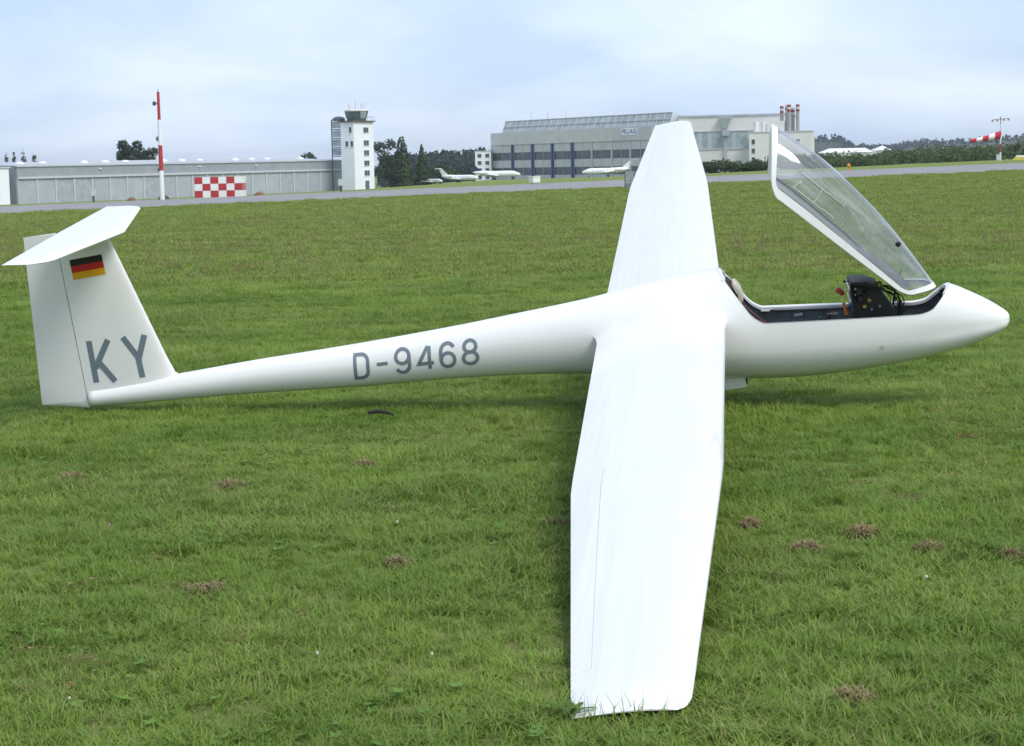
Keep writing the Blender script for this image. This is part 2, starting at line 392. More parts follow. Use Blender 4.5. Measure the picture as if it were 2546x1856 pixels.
bmesh.ops.recalc_face_normals(bmx, faces=bmx.faces)
bmx.to_mesh(fus_me); FUS_BVH = BVHTree.FromBMesh(bmx); bmx.free()
fus_me.polygons.foreach_set('use_smooth', [True] * len(fus_me.polygons))
fuselage = bpy.data.objects.new('fuselage', fus_me); COL.objects.link(fuselage); fuselage.parent = glider

# interior lining of the cockpit tub, with closed ends
li = MB()
li.grid([low_rows(u, .022, .03) for u in US])
li.grid([full_row(DS[i], .022) for i in range(2 * PER + 3, I0 + 1)], closed_v=True)
li.grid([full_row(DS[i], .022) for i in range(I1, 14 * PER)], closed_v=True)
for i in (2 * PER + 3, 14 * PER - 1):
    rr = full_row(DS[i], .022); li.add(rr, [tuple(range(len(rr)))])
liner = li.build('cockpit_liner', LINER, glider, auto=60)

def loop_uv(u0, u1, v0, ru, rv, nc=7, ns=30, ne=22):
    """closed loop in (u,v): rounded rectangle u0..u1 by -v0..v0"""
    P = []
    def arc(cu, cv, a0, a1):
        for k in range(nc):
            a = a0 + (a1 - a0) * k / (nc - 1); P.append((cu + ru * math.cos(a), cv + rv * math.sin(a)))
    def line(a, b, n):
        for k in range(1, n): P.append((a[0] + (b[0] - a[0]) * k / n, a[1] + (b[1] - a[1]) * k / n))
    h = math.pi / 2
    arc(u0 + ru, -v0 + rv, -h, -2 * h); line((u0, -v0 + rv), (u0, v0 - rv), ne)
    arc(u0 + ru, v0 - rv, 2 * h, h); line((u0 + ru, v0), (u1 - ru, v0), ns)
    arc(u1 - ru, v0 - rv, h, 0); line((u1, v0 - rv), (u1, -v0 + rv), ne)
    arc(u1 - ru, -v0 + rv, 0, -h); line((u1 - ru, -v0), (u0 + ru, -v0), ns)
    return P
OUT = loop_uv(0, 1, 1, RU, RV); INN = loop_uv(.027, .972, .915, .03, .07)
# sill rim of the cockpit opening
rim = MB()
a0 = [can_pt(u, v, -.003) for u, v in OUT]; a1 = [can_pt(u, v, .004) for u, v in OUT]
def inward(p, u, d, dz): 
    c = Vector((np.interp(u, [0, 1], [.9, -.2]), 0, -.3)); q = Vector(p); dv = (c - q); dv.z *= .15
    if abs(q.y) > .12: dv = Vector((dv.x * .12, dv.y, dv.z))
    dv.normalize(); return q + dv * d + Vector((0, 0, dz))
a2 = [inward(p, u, .026, -.004) for p, (u, v) in zip(a1, OUT)]; a3 = [q + Vector((0, 0, -.02)) for q in a2]
rim.grid([a0, a2, a3, a1], closed_v=True, closed_u=True)
rim.build('cockpit_rim', GEL, glider, recalc=True)

# canopy, opened forwards about the nose
can = MB()
o0 = [can_pt(u, v, -.001) for u, v in OUT]; i0 = [can_pt(u, v, -.001) for u, v in INN]
i1 = [can_pt(u, v, .017) for u, v in INN]; o1 = [can_pt(u, v, .017) for u, v in OUT]
can.grid([o0, i0, i1, o1], closed_u=True, closed_v=True)
canopy = can.build('canopy', GEL, glider, recalc=True)
canopy.rotation_euler = (0, R(40.7), 0); canopy.location = (.358, 0, .634)
gl = MB(); rows = []
for i in range(41):
    u = .021 + (.978 - .021) * i / 40
    rows.append([can_pt(u, v, .004) for v in np.linspace(-.93, .93, 49)])
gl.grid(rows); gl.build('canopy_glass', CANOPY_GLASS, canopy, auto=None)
# dark seal inside the frame
se = MB(); se0 = [can_pt(u, v, .018) for u, v in INN]; se1 = [can_pt(.5 + (u - .5) * .985, v * .975, .02) for u, v in INN]; se2 = [(p[0], p[1] * .95, p[2] - .012) for p in se1]
se.grid([se0, se1, se2], closed_v=True); se.build('canopy_seal', DARK, canopy)
# sliding window outline on the near side of the canopy
def can_xz(x, z, off=.0):
    best = None
    for u in np.linspace(.02, .98, 97):
        for v in np.linspace(-.98, -.2, 60):
            p = can_pt(u, v, off); d = (p[0] - x) ** 2 + (p[2] - z) ** 2
            if best is None or d < best[0]: best = (d, p)
    return best[1]
def can_path(a, b, n=9): return [can_xz(a[0] + (b[0] - a[0]) * k / n, a[1] + (b[1] - a[1]) * k / n, -.004) for k in range(n + 1)]
RAIL = mat('clear_plastic_rail', (0.6, 0.62, 0.64), 0.3)
for a, b in (((-.14, -.228), (.215, -.256)), ((-.13, -.124), (.24, -.156))):
    MB().tube(can_path(a, b), .003, 6).build('window_rail', RAIL, canopy)
MB().tube(can_path((.046, -.142), (.041, -.243), 4), .002, 6).build('window_edge', RAIL, canopy)
MB().tube(can_path((-.125, -.222), (-.106, -.185), 3), .003, 6).build('window_latch', RAIL, canopy)
k = can_xz(-.105, -.182, -.006); MB().lathe([(.0, -.006), (.013, -.005), (.013, .005), (0, .006)], k, 'y', 14).build('window_knob', RAIL, canopy)
k = can_xz(.69, -.178, -.004); MB().lathe([(0, -.012), (.015, -.01), (.019, .004), (0, .008)], k, 'y', 14).build('air_vent', BLACKP, canopy)
# glare shield hood fixed under the front of the canopy
gs = MB(); rows = []
for i in range(13):
    u = .035 + .24 * i / 12; A_ = Vector(can_pt(u, -.93, .02)); T_ = Vector(can_pt(u, 0, .02)); row = []
    for s in np.linspace(-1, 1, 15):
        f_ = (.32 - .26 * (i / 12) ** 2) * (1 - s * s); row.append((A_.x + (T_.x - A_.x) * f_, -A_.y * s, A_.z + (T_.z - A_.z) * f_))
    rows.append(row)
gs.grid(rows); gs.build('glare_shield', mat('grey_felt', (0.075, 0.08, 0.085), 0.95, var=.05, scale=3), canopy, auto=None)
# red locking knobs and levers on the inner frame
for uu in (.60, .70):
    p = can_pt(uu, -.93, .03); MB().tube([(p[0], p[1] + .015, p[2] - .002), (p[0] + .03, p[1] + .02, p[2] + .0)], .009, 8).build('lock_knob', REDK, canopy)
# gas strut holding it up
MB().tube([(.70, .08, -.42), (.735, .06, -.27), (.78, .05, -.16)], [.008, .008, .005], 8).build('canopy_strut', BLACKP, glider)

# ---- letters laid on curved surfaces
def drape(bvh, x, z, off):
    h = bvh.ray_cast(Vector((x, -2, z)), Vector((0, 1, 0)))
    if h[0] is None: return (x, -.05, z)
    return (x, h[0].y - off, z)
def arc_pts(cx, cz, rx, rz, a0, a1, n=16):
    return [(cx + rx * math.cos(R(a0 + (a1 - a0) * k / n)), cz + rz * math.sin(R(a0 + (a1 - a0) * k / n))) for k in range(n + 1)]
def stroke_mb(mb, pts, w, place, step=.012, na=3):
    P = [Vector((p[0], p[1])) for p in pts]; Q = [P[0]]
    for a, b in zip(P, P[1:]):
        n = max(1, int((b - a).length / step))
        Q += [a + (b - a) * k / n for k in range(1, n + 1)]
    closed = (P[0] - P[-1]).length < 1e-6
    rows = []
    for i, q in enumerate(Q):
        if closed and i in (0, len(Q) - 1): t1 = (Q[1] - Q[0]).normalized(); t0 = (Q[-1] - Q[-2]).normalized()
        else:
            t1 = (Q[min(i + 1, len(Q) - 1)] - Q[min(i, len(Q) - 2)]).normalized(); t0 = (Q[max(i, 1)] - Q[max(i - 1, 0)]).normalized()
        t = (t0 + t1)
        if t.length < .2: t = t1
        t.normalize(); nn = Vector((-t.y, t.x)); m = w / 2 / max(.5, abs(nn.dot(Vector((-t1.y, t1.x)))))
        rows.append([place(q.x + nn.x * m * s, q.y + nn.y * m * s) for s in np.linspace(-1, 1, na)])
    mb.grid(rows)
def glyph(ch):
    if ch == 'D': return [[(.0, 0), (.0, 1), (.30, 1)] + arc_pts(.30, .72, .30, .28, 90, 0, 8)[1:] + [(.6, .28)] + arc_pts(.30, .28, .30, .28, 0, -90, 8)[1:] + [(0, 0)]]
    if ch == '-': return [[(0, .5), (.5, .5)]]
    if ch == '9': return [arc_pts(.3, .70, .30, .30, 0, 360, 28), [(.6, .70), (.6, .34)] + arc_pts(.3, .32, .30, .32, 0, -155, 14)]
    if ch == '6': return [arc_pts(.3, .30, .30, .30, 0, 360, 28), [(0, .30), (0, .66)] + arc_pts(.3, .68, .30, .32, 180, 25, 14)]
    if ch == '4': return [[(.46, 0), (.46, .985)], [(.40, .99), (.0, .27), (.64, .27)]]
    if ch == '8': return [arc_pts(.3, .755, .25, .245, 0, 360, 26), arc_pts(.3, .265, .30, .265, 0, 360, 28)]
    if ch == 'R': return [[(0, 0), (0, 1), (.38, 1)] + arc_pts(.38, .76, .24, .24, 90, -90, 10)[1:] + [(0, .52)], [(.32, .52), (.64, 0)]]
    if ch == 'U': return [[(0, 1), (0, .3)] + arc_pts(.3, .3, .3, .3, 180, 360, 14)[1:] + [(.6, 1)]]
    if ch == 'A': return [[(0, 0), (.34, 1), (.68, 0)], [(.12, .3), (.56, .3)]]
    if ch == 'G': return [arc_pts(.34, .5, .34, .5, 50, 320, 22) + [(.64, .45), (.38, .45)]]
for ch, x0, x1 in (('D', 0, .116), ('-', .156, .258), ('9', .292, .412), ('4', .452, .585), ('6', .612, .732), ('8', .769, .894)):
    mb = MB()
    gw = {'-': .5, '4': .64}.get(ch, .6); inset = .0125
    for k, st in enumerate(glyph(ch)):
        sx = (x1 - x0 - 2 * inset) / gw; hz = .187 - 2 * inset
        pts = [(-3.028 + x0 + inset + a * sx - (.012 * (1 - b)), -.423 + inset + b * hz + .012 * (x0 / .9)) for a, b in st]
        stroke_mb(mb, pts, .0245, lambda x, z, k=k: drape(FUS_BVH, x, z, .0016 + .0007 * k))
    mb.build('letter' if ch == 'D' else ('dash' if ch == '-' else 'digit'), GREY_TXT, glider, auto=None)
# small ring mark on the nose and thin specks along the boom
ring = MB(); stroke_mb(ring, arc_pts(.575, -.616, .0115, .0115, 0, 360, 20), .003, lambda x, z: drape(FUS_BVH, x, z, .0015), step=.01)
ring.build('static_port', mat('ring_mark', (.25, .2, .17), .6), glider)
for sx in (-3.56, -3.245): MB().tube([(sx, -.118, -.40), (sx + .002, -.108, -.425)], .003, 6).build('drain_stub', mat('ring_mark', (.25, .2, .17), .6), glider)

# ---- wings
def airfoil(t, n=22, c0=0.0, c1=1.0, camber=.028):
    """closed loop from trailing side over the top to the nose and back underneath, between chord fractions c0..c1 (0 = leading edge)"""
    def yt(x): return 5 * t * (.2969 * math.sqrt(max(x, 0)) - .126 * x - .3516 * x * x + .2843 * x ** 3 - .1021 * x ** 4)
    def yc(x): p = .42; return camber / p ** 2 * (2 * p * x - x * x) if x < p else camber / (1 - p) ** 2 * (1 - 2 * p + 2 * p * x - x * x)
    xs = [c0 + (c1 - c0) * (.5 - .5 * math.cos(math.pi * k / n)) for k in range(n + 1)]
    up = [(x, yc(x) + yt(x)) for x in reversed(xs)]; lo = [(x, yc(x) - yt(x)) for x in xs]
    if c0 == 0: lo = lo[1:]
    return up + lo
YK = 4.469; DIH = .0622; Z0 = -.324
def w_le(y): return float(np.interp(y, [0, 4.40, 7.5], [-.4364, -.489, -.6195]))
def w_te(y): return float(np.interp(y, [0, 4.53, 7.5], [-1.3118, -1.197, -.9928]))
def w_z(y): return Z0 + y * math.tan(DIH)
def w_row(y, side, c0=0.0, c1=1.0, le=None, te=None, tmul=1.0, cm=1.0):
    a = w_le(y) if le is None else le; b = w_te(y) if te is None else te; c = a - b
    t = float(np.interp(y, [0, 4.5, 7.5], [.155, .145, .125])) * tmul
    z = w_z(y)
    return [(a - x * c, side * y, z + h * c * cm - .012 * (.6 - x) * c) for x, h in airfoil(t, c0=c0, c1=c1)]
Y_A0, Y_A1 = 4.30, 7.09
def hinge(y): return float(np.interp(y, [Y_A0, Y_A1], [.787, .83]))
def make_wing(side):
    wb = MB()
    def block(rows, flip):
        if flip: rows = rows[::-1]
        o = len(wb.v); n = len(rows[0]); wb.grid(rows, closed_v=True)
        wb.f += [tuple(o + k for k in reversed(range(n))), tuple(o + (len(rows) - 1) * n + k for k in range(n))]; wb.mi += [0, 0]
    ys = [.10] + list(np.arange(.16, .70, .03)) + list(np.linspace(.8, Y_A0, 15))
    rows = []
    for y in ys:
        e = max(0, (.60 - y) / .5) ** 2
        row = w_row(y, side, le=w_le(y) + .03 * e, te=w_te(y) - .05 * e, tmul=1 + .1 * e)
        g_ = .10 * max(0, (.66 - y) / .48) ** 2.7; nu_ = 23; c_ = w_le(y) - w_te(y)
        row = [(px, py, pz + (g_ * max(0, math.sin(math.pi * min(1, max(0, (w_le(y) - px) / c_ * .93 + .05)))) ** .7 if k_ < nu_ else 0)) for k_, (px, py, pz) in enumerate(row)]
        rows.append(row)
    block(rows, side < 0)
    block([w_row(y, side, 0, hinge(y)) for y in np.linspace(Y_A0, Y_A1, 10)], side < 0)
    tip = []
    for y, le, te in ((Y_A1, 0, 0), (7.25, 0, 0), (7.41, -.001, 0), (7.45, -.007, 0), (7.475, -.016, .0), (7.49, -.028, .001), (7.499, -.045, .003)):
        tip.append(w_row(y, side, le=w_le(y) + le, te=w_te(y) + te, tmul=1 - .9 * max(0, (y - 7.4) / .1) ** 2))
    block(tip, side < 0)
    wing = wb.build('wing', GELW, glider, auto=40, recalc=True)
    ab = MB(); rows = [w_row(y, side, hinge(y) + .0018, 1.0) for y in np.linspace(Y_A0 + .002, Y_A1 - .002, 10)]
    if side < 0: rows = rows[::-1]
    n = len(rows[0]); ab.grid(rows, closed_v=True); ab.f += [tuple(range(n)), tuple((len(rows) - 1) * n + k for k in range(n))]; ab.mi += [0, 0]
    ab.build('aileron', GELW, wing, auto=40, recalc=True)
    # airbrake cap strip on the upper surface
    return wing
wing_near = make_wing(-1); wing_near['label'] = 'near wing with its tip resting in the grass'
wing_far = make_wing(1); wing_far['label'] = 'far wing raised towards the hangar'

# ---- fin, rudder, tailplane
def fin_row(z, le, te, t, c0=0.0, c1=1.0):
    c = le - te; return [(le - x * c, h * c, z) for x, h in airfoil(t, 16, c0, c1, camber=0)]
FZ = [(-.36, -4.24, 1.0), (-.275, -4.285, 1.0), (-.252, -4.312, 1.0), (-.23, -4.338, 1.0)] + [(z, np.interp(z, [-.23, .84], [-4.345, -4.640]), 1.0) for z in np.linspace(-.1, .80, 10)]
def r_te(z): return float(np.interp(z, [-.35, .86], [-5.352, -5.235]))
HX = -5.0
fb = MB(); rows = []
for z, le, tm in FZ:
    c = le - r_te(z); rows.append(fin_row(z, le, r_te(z), .088 * tm, 0, (le - HX - .003) / c))
n = len(rows[0]); fb.grid(rows, closed_v=True); fb.f += [tuple(range(n)), tuple((len(rows) - 1) * n + k for k in range(n))]; fb.mi += [0, 0]
fin = fb.build('fin', GEL, glider, auto=40, recalc=True)
rb = MB(); rows = []
for z in (-.405, -.40, -.375, -.352, -.349, -.2, 0, .2, .4, .6, .8, .845, .856, .86):
    le = float(np.interp(z, [-.23, .84], [-4.345, -4.640])); te = r_te(z)
    if z < -.35: te = float(np.interp(z, [-.405, -.35], [-5.07, -5.352]))
    c = le - r_te(z); sh = 1.0 if -.39 < z < .84 else .85
    row = [(x, y * sh, z) for x, y, z in fin_row(z, le, r_te(z), .088, (le - HX + .003) / c, 1.0)]
    if te > r_te(z): row = [(HX + (x - HX) * (HX - te) / (HX - r_te(z)), y, z) for x, y, z in row]
    rows.append(row)
n = len(rows[0]); rb.grid(rows, closed_v=True); rb.f += [tuple(range(n)), tuple((len(rows) - 1) * n + k for k in range(n))]; rb.mi += [0, 0]
rudder = rb.build('rudder', GEL, glider, auto=40, recalc=True)
bmx = bmesh.new(); bmx.from_mesh(fin.data); FIN_BVH = BVHTree.FromBMesh(bmx); bmx.free()
def drape_fin(x, z, off): return drape(FIN_BVH, x, z, off)
def draped_quad(name, c, m, off=.002, nx=8, nz=4):
    (ax, az), (bx, bz), (cx, cz), (dx, dz) = c; rows = []
    for j in range(nz + 1):
        b = j / nz; rows.append([drape_fin((ax + (bx - ax) * i / nx) * (1 - b) + (dx + (cx - dx) * i / nx) * b, (az + (bz - az) * i / nx) * (1 - b) + (dz + (cz - dz) * i / nx) * b, off) for i in range(nx + 1)])
    return MB().grid(rows).build(name, m, glider, auto=None)
fl = [(-4.929, .664), (-4.692, .676), (-4.689, .534), (-4.928, .521)]
def lerp2(a, b, t): return (a[0] + (b[0] - a[0]) * t, a[1] + (b[1] - a[1]) * t)
for i, m in enumerate((BLACKV, REDV, GOLDV)):
    t0, t1 = i / 3, (i + 1) / 3
    draped_quad('flag_stripe', [lerp2(fl[0], fl[3], t0), lerp2(fl[1], fl[2], t0), lerp2(fl[1], fl[2], t1), lerp2(fl[0], fl[3], t1)], m)
kb = MB()
for i, st in enumerate(([(-4.9065, .075), (-4.9095, -.23)], [(-4.765, .068), (-4.895, -.125)], [(-4.868, -.075), (-4.768, -.235)])):
    stroke_mb(kb, st, .042, lambda x, z, i=i: drape_fin(x, z, .0016 + .0008 * i))
kb.build('letter', GREY_TXT, glider, auto=None)
kb = MB()
for i, st in enumerate(([(-4.655, .072), (-4.572, -.085), (-4.567, -.233)], [(-4.499, .068), (-4.568, -.095)])):
    stroke_mb(kb, st, .042, lambda x, z, i=i: drape_fin(x, z, .0016 + .0008 * i))
kb.build('letter', GREY_TXT, glider, auto=None)
# tailplane with separate elevator
def tp_row(y, c0, c1, tm=1.0, dle=0.0):
    a = abs(y); y = y * 1.16; le = float(np.interp(a, [0, 1.0], [-4.505, -4.70])) + dle; te = -4.99 + .012 * a
    c = le - te; zl, zt = .806, .856
    return [(le - x * c, y, zl + (zt - zl) * ((le - x * c) - (-4.505)) / (-.485) + h * c + .002 * a) for x, h in airfoil(.115 * tm, 16, c0, c1, camber=0)]
HT = .70
def cap_grid(mb, rows):
    o = len(mb.v); n = len(rows[0]); mb.grid(rows, closed_v=True); mb.f += [tuple(o + k for k in range(n)), tuple(o + (len(rows) - 1) * n + k for k in range(n))]; mb.mi += [0, 0]
tb = MB(); ysx = [-1.0, -.99, -.965, -.93, -.88] + list(np.linspace(-.8, .8, 17)) + [.88, .93, .965, .99, 1.0]
def tipf(y): a = abs(y); return (max(.12, 1 - max(0, (a - .88) / .12) ** 2 * .88), -.11 * max(0, (a - .88) / .12) ** 2.2)
cap_grid(tb, [tp_row(y, 0, HT, *tipf(y)) for y in ysx])
tailplane = tb.build('tailplane', GEL, glider, auto=40, recalc=True)
eb = MB(); cap_grid(eb, [tp_row(y, HT + .006, 1.0, *tipf(y)) for y in ysx])
eb.build('elevator', GEL, tailplane, auto=40, recalc=True)

# ---- undercarriage
wz = -.835; wx = -.74
ty = MB().lathe([(.085, -.05), (.13, -.062), (.158, -.052), (.17, -.025), (.172, 0), (.17, .025), (.158, .052), (.13, .062), (.085, .05)], (wx, 0, wz), 'y', 36)
wheel = ty.build('main_wheel', RUBBER, glider)
MB().lathe([(.0, -.045), (.03, -.048), (.085, -.035), (.087, .035), (.03, .048), (0, .045)], (wx, 0, wz), 'y', 24).build('wheel_hub', SILVER, wheel)
for s in (-1, 1):
    d = MB(); d.prism([(-.352, -.745), (-.352, -.803), (-.36, -.812), (-.60, -.812), (-.85, -.795), (-.85, -.70)], s * .105, s * .112); d.build('gear_door', GELT, glider, auto=20, recalc=True)
MB().box(-.86, -.34, -.104, .104, -.79, -.70).build('wheel_bay', DARK, glider)

# ---- cockpit furniture
hd = MB(); rows = []
prof = [(-.372, -.095), (-.361, -.076), (-.340, -.080), (-.312, -.122), (-.297, -.175), (-.300, -.215), (-.329, -.250), (-.345, -.24), (-.335, -.20), (-.338, -.165), (-.36, -.13)]
for y, sc in ((-.085, .55), (-.08, .8), (-.06, .97), (0, 1.0), (.06, .97), (.08, .8), (.085, .55)):
    cx, cz = -.333, -.165; rows.append([(cx + (x - cx) * sc, y, cz + (z - cz) * sc) for x, z in prof])
cap_grid(hd, rows); hd.build('headrest', CREAM, glider, recalc=True)
bk = MB(); rows = []
pb = [(-.43, -.04), (-.372, -.10), (-.345, -.20), (-.27, -.33), (-.16, -.46), (-.02, -.60), (-.05, -.66), (-.20, -.55), (-.33, -.42), (-.42, -.30), (-.46, -.15)]
for y, sc in ((-.215, .93), (-.20, 1), (-.1, .985), (0, .98), (.1, .985), (.20, 1), (.215, .93)):
    rows.append([(-.25 + (x + .25) * sc, y * (1 if z < -.3 else .7), -.35 + (z + .35) * sc) for x, z in pb])
cap_grid(bk, rows); bk.build('seat_back', MAROON, glider, recalc=True)
sp = MB(); sp.grid([[(x, y, z + (y / .2) ** 2 * .05) for y in np.linspace(-.21, .21, 9)] for x, z in ((-.05, -.63), (.08, -.69), (.2, -.69), (.33, -.64), (.5, -.66), (.8, -.68))])
sp.build('seat_pan', mat('grey_seat', (.06, .065, .07), .8, var=.2), glider, auto=None)
for s in (-1, 1):
    MB().grid([[(x, s * .08 + y, z) for y in (-.022, .022)] for x, z in ((-.36, -.115), (-.325, -.255), (-.24, -.345), (-.13, -.455), (-.02, -.565), (.06, -.62))]).build('harness_strap', mat('harness_webbing', (.11, .028, .022), .85, var=.2, scale=30), glider, auto=None)
for (x, y, z) in ((.0, .1, -.6), (.05, -.08, -.61)): MB().box(x - .03, x + .03, y - .02, y + .02, z - .008, z + .008).build('harness_buckle', SILVER, glider)
# instrument console: mushroom panel facing the seat
pn = MB(); pn.prism([(.425, -.46), (.420, -.375), (.436, -.19), (.44, -.178), (.60, -.222), (.70, -.40), (.72, -.62), (.47, -.62)], -.085, .085)
panel = pn.build('instrument_console', BLACKP, glider, auto=25, recalc=True)
MB().prism([(.422, -.168), (.422, -.178), (.600, -.226), (.604, -.214), (.52, -.178)], -.13, .13).build('panel_hood', BLACKP, panel, auto=20, recalc=True)
MB().box(.414, .422, -.14, .14, -.375, -.18).build('panel_face', mat('panel_grey', (.03, .03, .032), .5), panel)
for (y, z, r_) in ((-.09, -.225, .03), (0, -.225, .03), (.09, -.225, .03), (-.09, -.31, .03), (0, -.31, .04), (.09, -.31, .03)):
    MB().lathe([(0, -.010), (r_ * .8, -.010), (r_, -.006), (r_, 0)], (.414, y, z), 'x', 18).build('dial', SILVER, panel)
for (x, z, r_, m) in ((.475, -.245, .028, BLACKP), (.53, -.252, .018, BLACKP), (.478, -.30, .026, BLACKP), (.535, -.31, .016, BRASS), (.50, -.35, .016, BRASS), (.45, -.222, .009, SILVER), (.446, -.262, .007, SILVER), (.545, -.375, .008, SILVER), (.60, -.36, .008, SILVER)):
    MB().lathe([(0, -.118), (r_ * .7, -.118), (r_, -.110), (r_, -.08)], (x, 0, z), 'y', 16).build('instrument_back', m, panel)
MB().lathe([(0, -.02), (.026, -.018), (.03, .0), (.022, .02), (0, .02)], (.615, -.03, -.232), 'x', 14).build('brass_fitting', BRASS, panel)
rng = random.Random(4)
WIRE = mat('black_wire', (.015, .015, .014), .6)
for k in range(9):
    y = rng.uniform(-.09, .06); x0 = rng.uniform(.60, .64); x1 = rng.uniform(.68, .80)
    P = [(x0, y, -.235 - rng.random() * .05), ((x0 + x1) / 2 + .02, y + rng.uniform(-.03, .03), -.255 - rng.random() * .08), (x1, y + rng.uniform(-.04, .02), -.37), (x1 - .03, y, -.50)]
    MB().tube(catmull(P, 6), rng.uniform(.0025, .005), 6).build('wire', WIRE, panel)
MB().tube([(.425, -.04, -.178), (.388, -.04, -.175)], .004, 6).build('probe', BLACKP, panel)
MB().lathe([(0, -.01), (.01, -.006), (.01, .006), (0, .01)], (.388, -.04, -.175), 'x', 10).build('probe_tip', BLACKP, panel)
MB().tube([(.415, 0, -.238), (.372, 0, -.237)], .003, 6).build('release_cable', SILVER, panel)
MB().tube([(.335, 0, -.222), (.342, 0, -.234), (.366, 0, -.262), (.372, 0, -.276)], [.013, .0175, .0175, .012], 12).build('release_knob', REDK, panel)
MB().tube([(.366, -.06, -.315), (.372, -.06, -.35), (.378, -.06, -.40)], [.011, .012, .014], 10).build('flap_grip', ORANGE, glider)
MB().lathe([(0, -.014), (.016, -.012), (.018, .0), (.016, .012), (0, .014)], (.403, -.05, -.345), 'x', 12).build('trim_knob', BLUEK, panel)
st = MB().tube([(.20, 0, -.66), (.23, 0, -.55), (.245, 0, -.47)], .012, 8).build('control_stick', BLACKP, glider)
MB().tube([(.245, 0, -.47), (.25, 0, -.43), (.262, 0, -.395)], [.017, .02, .015], 10).build('stick_grip', BLACKP, st)
# rails, placards and levers on the far cockpit wall
MB().tube([(-.10, .236, -.372), (.40, .236, -.418)], .011, 8).build('side_rail', mat('rail_grey', (.22, .24, .26), .4, .5), glider)
MB().tube([(-.19, .235, -.37), (-.13, .235, -.376)], .009, 8).build('rail_end', SILVER, glider)
for x, z in ((.066, -.43), (.31, -.452)): MB().box(x - .03, x + .03, .248, .252, z - .01, z + .01).build('placard', mat('placard_grey', (.4, .41, .44), .5, var=.3, scale=60), glider)
MB().box(.80, .90, -.196, -.184, -.452, -.437).build('placard', WHITEPL, glider)
MB().tube([(.20, .2, -.47), (.22, .2, -.455)], .013, 8).build('trim_lever', mat('green_knob', (.02, .14, .07), .5), glider)
# ------------------------------------------------------------------ buildings
def wall_frame(A, B, z0):
    """local frame on a wall running A->B (plan points): a along, d outwards (towards the viewer), h up"""
    A = Vector((A[0], A[1])); B = Vector((B[0], B[1])); t = (B - A).normalized(); n = Vector((t.y, -t.x))
    return (lambda a, d, h: (A.x + t.x * a + n.x * d, A.y + t.y * a + n.y * d, z0 + h)), (B - A).length
def wbox(frame, a0, a1, d0, d1, h0, h1, name, m, parent, smooth=False):
    return MB().box(a0, a1, d0, d1, h0, h1, frame=frame).build(name, m, parent, smooth=smooth, recalc=True)

GREYDOOR = mat('grey_door_sheet', (0.375, 0.405, 0.445), 0.6, var=0.07, scale=0.5)
GREYDOOR2 = mat('grey_door_sheet_worn', (0.355, 0.385, 0.42), 0.65, var=0.12, scale=0.8)
GREYDOOR3 = mat('grey_door_sheet_light', (0.40, 0.43, 0.465), 0.6, var=0.08, scale=0.4)
GREYFAS = mat('grey_fascia', (0.30, 0.325, 0.355), 0.6, var=0.08, scale=0.4)
PALEPOST = mat('pale_grey_post', (0.52, 0.54, 0.57), 0.6)
ROOFGREY = mat('pale_roof_sheet', (0.42, 0.44, 0.47), 0.6, var=0.08, scale=0.3)
CREAMW = mat('cream_wall', (0.71, 0.685, 0.66), 0.8, var=0.05, scale=0.15)
WHITEW = mat('white_wall', (0.82, 0.84, 0.88), 0.75, var=0.03, scale=0.3)
CONCR = mat('grey_concrete_panel', (0.64, 0.615, 0.60), 0.85, var=0.06, scale=0.2)
CONCR2 = mat('mid_grey_panel', (0.56, 0.555, 0.56), 0.8, var=0.06, scale=0.2)
BLUECOL = mat('blue_steel_column', (0.035, 0.075, 0.19), 0.5, var=0.1)
LANT = mat('lantern_glazing', (0.35, 0.385, 0.39), 0.5, var=0.2, scale=0.35)
LANTFR = mat('lantern_frame', (0.43, 0.455, 0.455), 0.6)
DARKGRN = mat('dark_green_steel', (0.05, 0.085, 0.08), 0.5)
RUST = mat('rusty_steel', (0.22, 0.12, 0.07), 0.8)

# --- long low hangar on the left
HZ = -5.5
hf, hl = wall_frame((-106.1, 420), (-43.9, 525), HZ)
hangar = empty('low_hangar', (-75, 470, HZ)); hangar.location = (0, 0, 0)
tag(hangar, 'long low grey hangar with a row of sliding doors, left of the control tower', 'hangar')
wbox(hf, 0, hl, -45, -.3, -.5, 8.1, 'wall', GREYFAS, hangar)
nb = 21; bw = hl / nb
for i in range(nb):
    wbox(hf, i * bw + .22, (i + 1) * bw - .22, -.28, .12, 0, 5.45, 'door_panel', (GREYDOOR, GREYDOOR2, GREYDOOR3)[(i * 5 + i // 3) % 3], hangar)
for i in range(nb + 1):
    wbox(hf, max(0, i * bw - .2), min(hl, i * bw + .2), -.28, .3, 0, 5.45, 'post', PALEPOST, hangar)
wbox(hf, 0, hl, -.28, .5, 5.5, 6.0, 'door_rail', PALEPOST, hangar)
wbox(hf, 0, hl, -.28, .2, 6.02, 8.1, 'fascia', GREYFAS, hangar)
wbox(hf, -.2, hl + .2, -.35, .45, 8.12, 8.35, 'eaves_trim', PALEPOST, hangar)
rf = MB(); rf.add([hf(a, d, h) for a in (0, hl) for d, h in ((.2, 8.36), (-22, 9.3), (-45, 8.36))], [(0, 3, 4, 1), (1, 4, 5, 2), (0, 1, 2), (3, 5, 4), (0, 2, 5, 3)])
roof = rf.build('roof', ROOFGREY, hangar, smooth=False, recalc=True)
for i in range(13):
    a = 4 + i * 9.3; MB().lathe([(1.0, 0), (.95, .25), (.7, .45), (.4, .55), (0, .58)], hf(a, -10 - (i % 3) * 2, 8.75), 'z', 12).build('skylight', WPAINT, roof)
for a, c in ((26, WPAINT), (61, WPAINT), (83, WPAINT)):
    MB().lathe([(0, 0), (.25, .05), (.3, .12), (0, .4)], hf(a, .35, 7.2), 'z', 10).build('flood_lamp', c, hangar)
